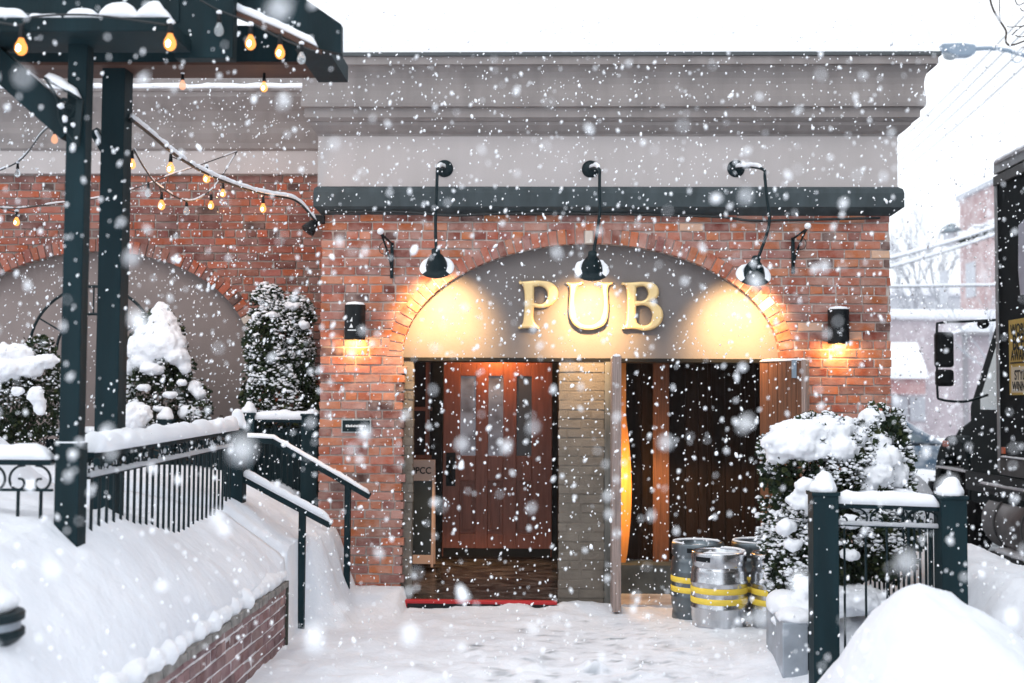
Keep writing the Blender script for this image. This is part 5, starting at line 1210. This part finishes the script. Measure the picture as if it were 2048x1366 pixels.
p = at(1885, 800, 52); bare_tree('Frosted leafless tree rising left of the pink block', (p.x, 52, -.2), 12, .2, 3, PALETREE)
p = at(1945, 800, 31.5); bare_tree('Thin frosted sapling against the pink block wall', (p.x, 28.5, -.2), 6.0, .07, 6, PALETREE, .45)
# dark branches entering at the top right
t = thing('bare_tree', 'Dark leafless branches dangling in the top right corner', 'tree', (7.2, 13, 0), 'leafless winter trees'); YT = 13
mb = MB(); mb.tube([(7.4, YT, -.2), (7.3, YT, 3), (7.2, YT, 6.5)], [.18, .15, .1], 8); mb.build('trunk', BARK, t)
mb = MB()
for poly, r0 in (([(2230, 120), (2120, 60), (2060, 78), (2025, 90), (2012, 84), (2012, 62), (2000, 42), (1986, 18), (1979, -10), (1975, -60)], .011), ([(2000, 42), (1999, 20), (1998, -40)], .006), ([(2130, 20), (2080, 40), (2046, 52), (2034, 60), (2024, 70)], .009), ([(2046, 52), (2020, 54), (2014, 52)], .005),
                 ([(2150, 60), (2080, 95), (2048, 94), (2036, 102)], .009), ([(2080, -20), (2040, 10), (2028, -5)], .006), ([(2090, 10), (2050, 22), (2040, 16)], .006), ([(2120, 100), (2060, 75), (2040, 74), (2030, 70)], .006)):
    mb.tube(smooth_pts([at(a, b, YT) for a, b in poly], 5), r0, 6)
for z in (4, 5, 6): mb.tube([(7.3, YT, z), at(2230, 120-60*(z-4), YT)], [.05, .02], 6)
mb.build('crown', BARK, t)
# snowy evergreen branch at the far building
p = at(1955, 470, 33)
t = thing('snowy_branch_tree', 'Dark snow-laden conifer bough beside the upper wires', 'tree', (at(2060, 800, 33).x, 33, 0)); mb = MB(); mb.tube([(at(2060, 800, 33).x, 33, -.2), (at(2060, 470, 33).x, 33, at(2060, 440, 33).z)], .12, 8); mb.build('trunk', BARK, t)
mb = MB(); rnd = random.Random(5); m2 = MB()
for i in range(900):
    u = rnd.random(); px = 1920+130*u; py = 478-38*u+rnd.gauss(0, 7*(.4+u)); q = at(px, py, 33+rnd.uniform(-.3, .3)); dd = Vector((rnd.uniform(-1, 1), rnd.uniform(-1, 1), rnd.uniform(-1, .3))).normalized()*.13; sw = dd.orthogonal().normalized()*.035
    mb.add([q, q+dd*.5+sw, q+dd, q+dd*.5-sw], [(0,1,2,3)], (.03, .045, .035))
    if i % 5 == 0: m2.ico(q+Vector((0, 0, .08)), (.11, .1, .05), 1, .2)
mb.build('crown', LEAVES, t); m2.build('snow_dusting', SNOW, t, smooth=True)['kind'] = 'stuff'

# ------------------------------------------------------------------ falling snow
fl = MB(); rnd = random.Random(99)
bases = []
for k in range(10):
    bm = bmesh.new(); bmesh.ops.create_icosphere(bm, subdivisions=1, radius=1)
    el = rnd.uniform(1.0, 2.2); vv = []
    for v in bm.verts: q = v.co*rnd.uniform(.6, 1.25); vv.append(Vector((q.x, q.y, q.z*el)))
    bases.append((vv, [tuple(v.index for v in f.verts) for f in bm.faces])); bm.free()
def flake(p, r):
    vv, ff = rnd.choice(bases); rot = Matrix.Rotation(rnd.uniform(-.5, .9), 3, 'Y') @ Matrix.Rotation(rnd.uniform(0, 6.28), 3, 'Z')
    fl.add([Vector(p)+(rot @ v)*r for v in vv], ff)
for i in range(40000):
    y = rnd.uniform(1.6, 9.7); x = rnd.uniform(-5.2, 6.0); z = rnd.uniform(-.1, 5.6)
    if abs(x) > .62*y+1.2 or z < -.0: continue
    if y > 5 and x < -1.7 and z < 1.0: continue
    r = .0026+.0050*rnd.random()**2.4
    if rnd.random() < .025: r *= 1.9
    flake((x, y, z), r)
for i in range(36):
    y = rnd.uniform(1.1, 2.6); x = rnd.uniform(-.5, .5)*y; z = CAMZ+rnd.uniform(-.24, .36)*y; flake((x, y, z), rnd.uniform(.0050, .0115))
for i in range(9000):
    y = rnd.uniform(10, 34); k = rnd.uniform(.26, .52); flake((k*y, y, rnd.uniform(0, 9)), rnd.uniform(.005, .012)) if k*y > XR+.45 else None
for i in range(1500):
    y = rnd.uniform(9.9, 11.2); flake((rnd.uniform(-5.5, -2.0), y, rnd.uniform(1.1, 4.6)), rnd.uniform(.003, .006))
o = fl.build('falling_snow', FLAKE, smooth=True); tag(o, 'White snowflakes falling everywhere through the air', 'snowfall', kind='stuff')

# ------------------------------------------------------------------ haze
HAZE = True
if HAZE:
    hm = bpy.data.materials.new('haze'); hm.use_nodes = True; n = hm.node_tree.nodes; n.clear()
    ou = n.new('ShaderNodeOutputMaterial'); pv = n.new('ShaderNodeVolumePrincipled'); pv.inputs['Density'].default_value = .0007; pv.inputs['Color'].default_value = (.97, .98, 1, 1)
    hm.node_tree.links.new(pv.outputs[0], ou.inputs['Volume'])
    mb = MB(); mb.box((-320, -120, -1.4), (320, 620, 14)); o = mb.build('haze', hm); o['kind'] = 'stuff'
    hm.volume_intersection_method if False else None
    o['label'] = 'Pale snowy air between the camera and the far buildings'; o['category'] = 'haze'
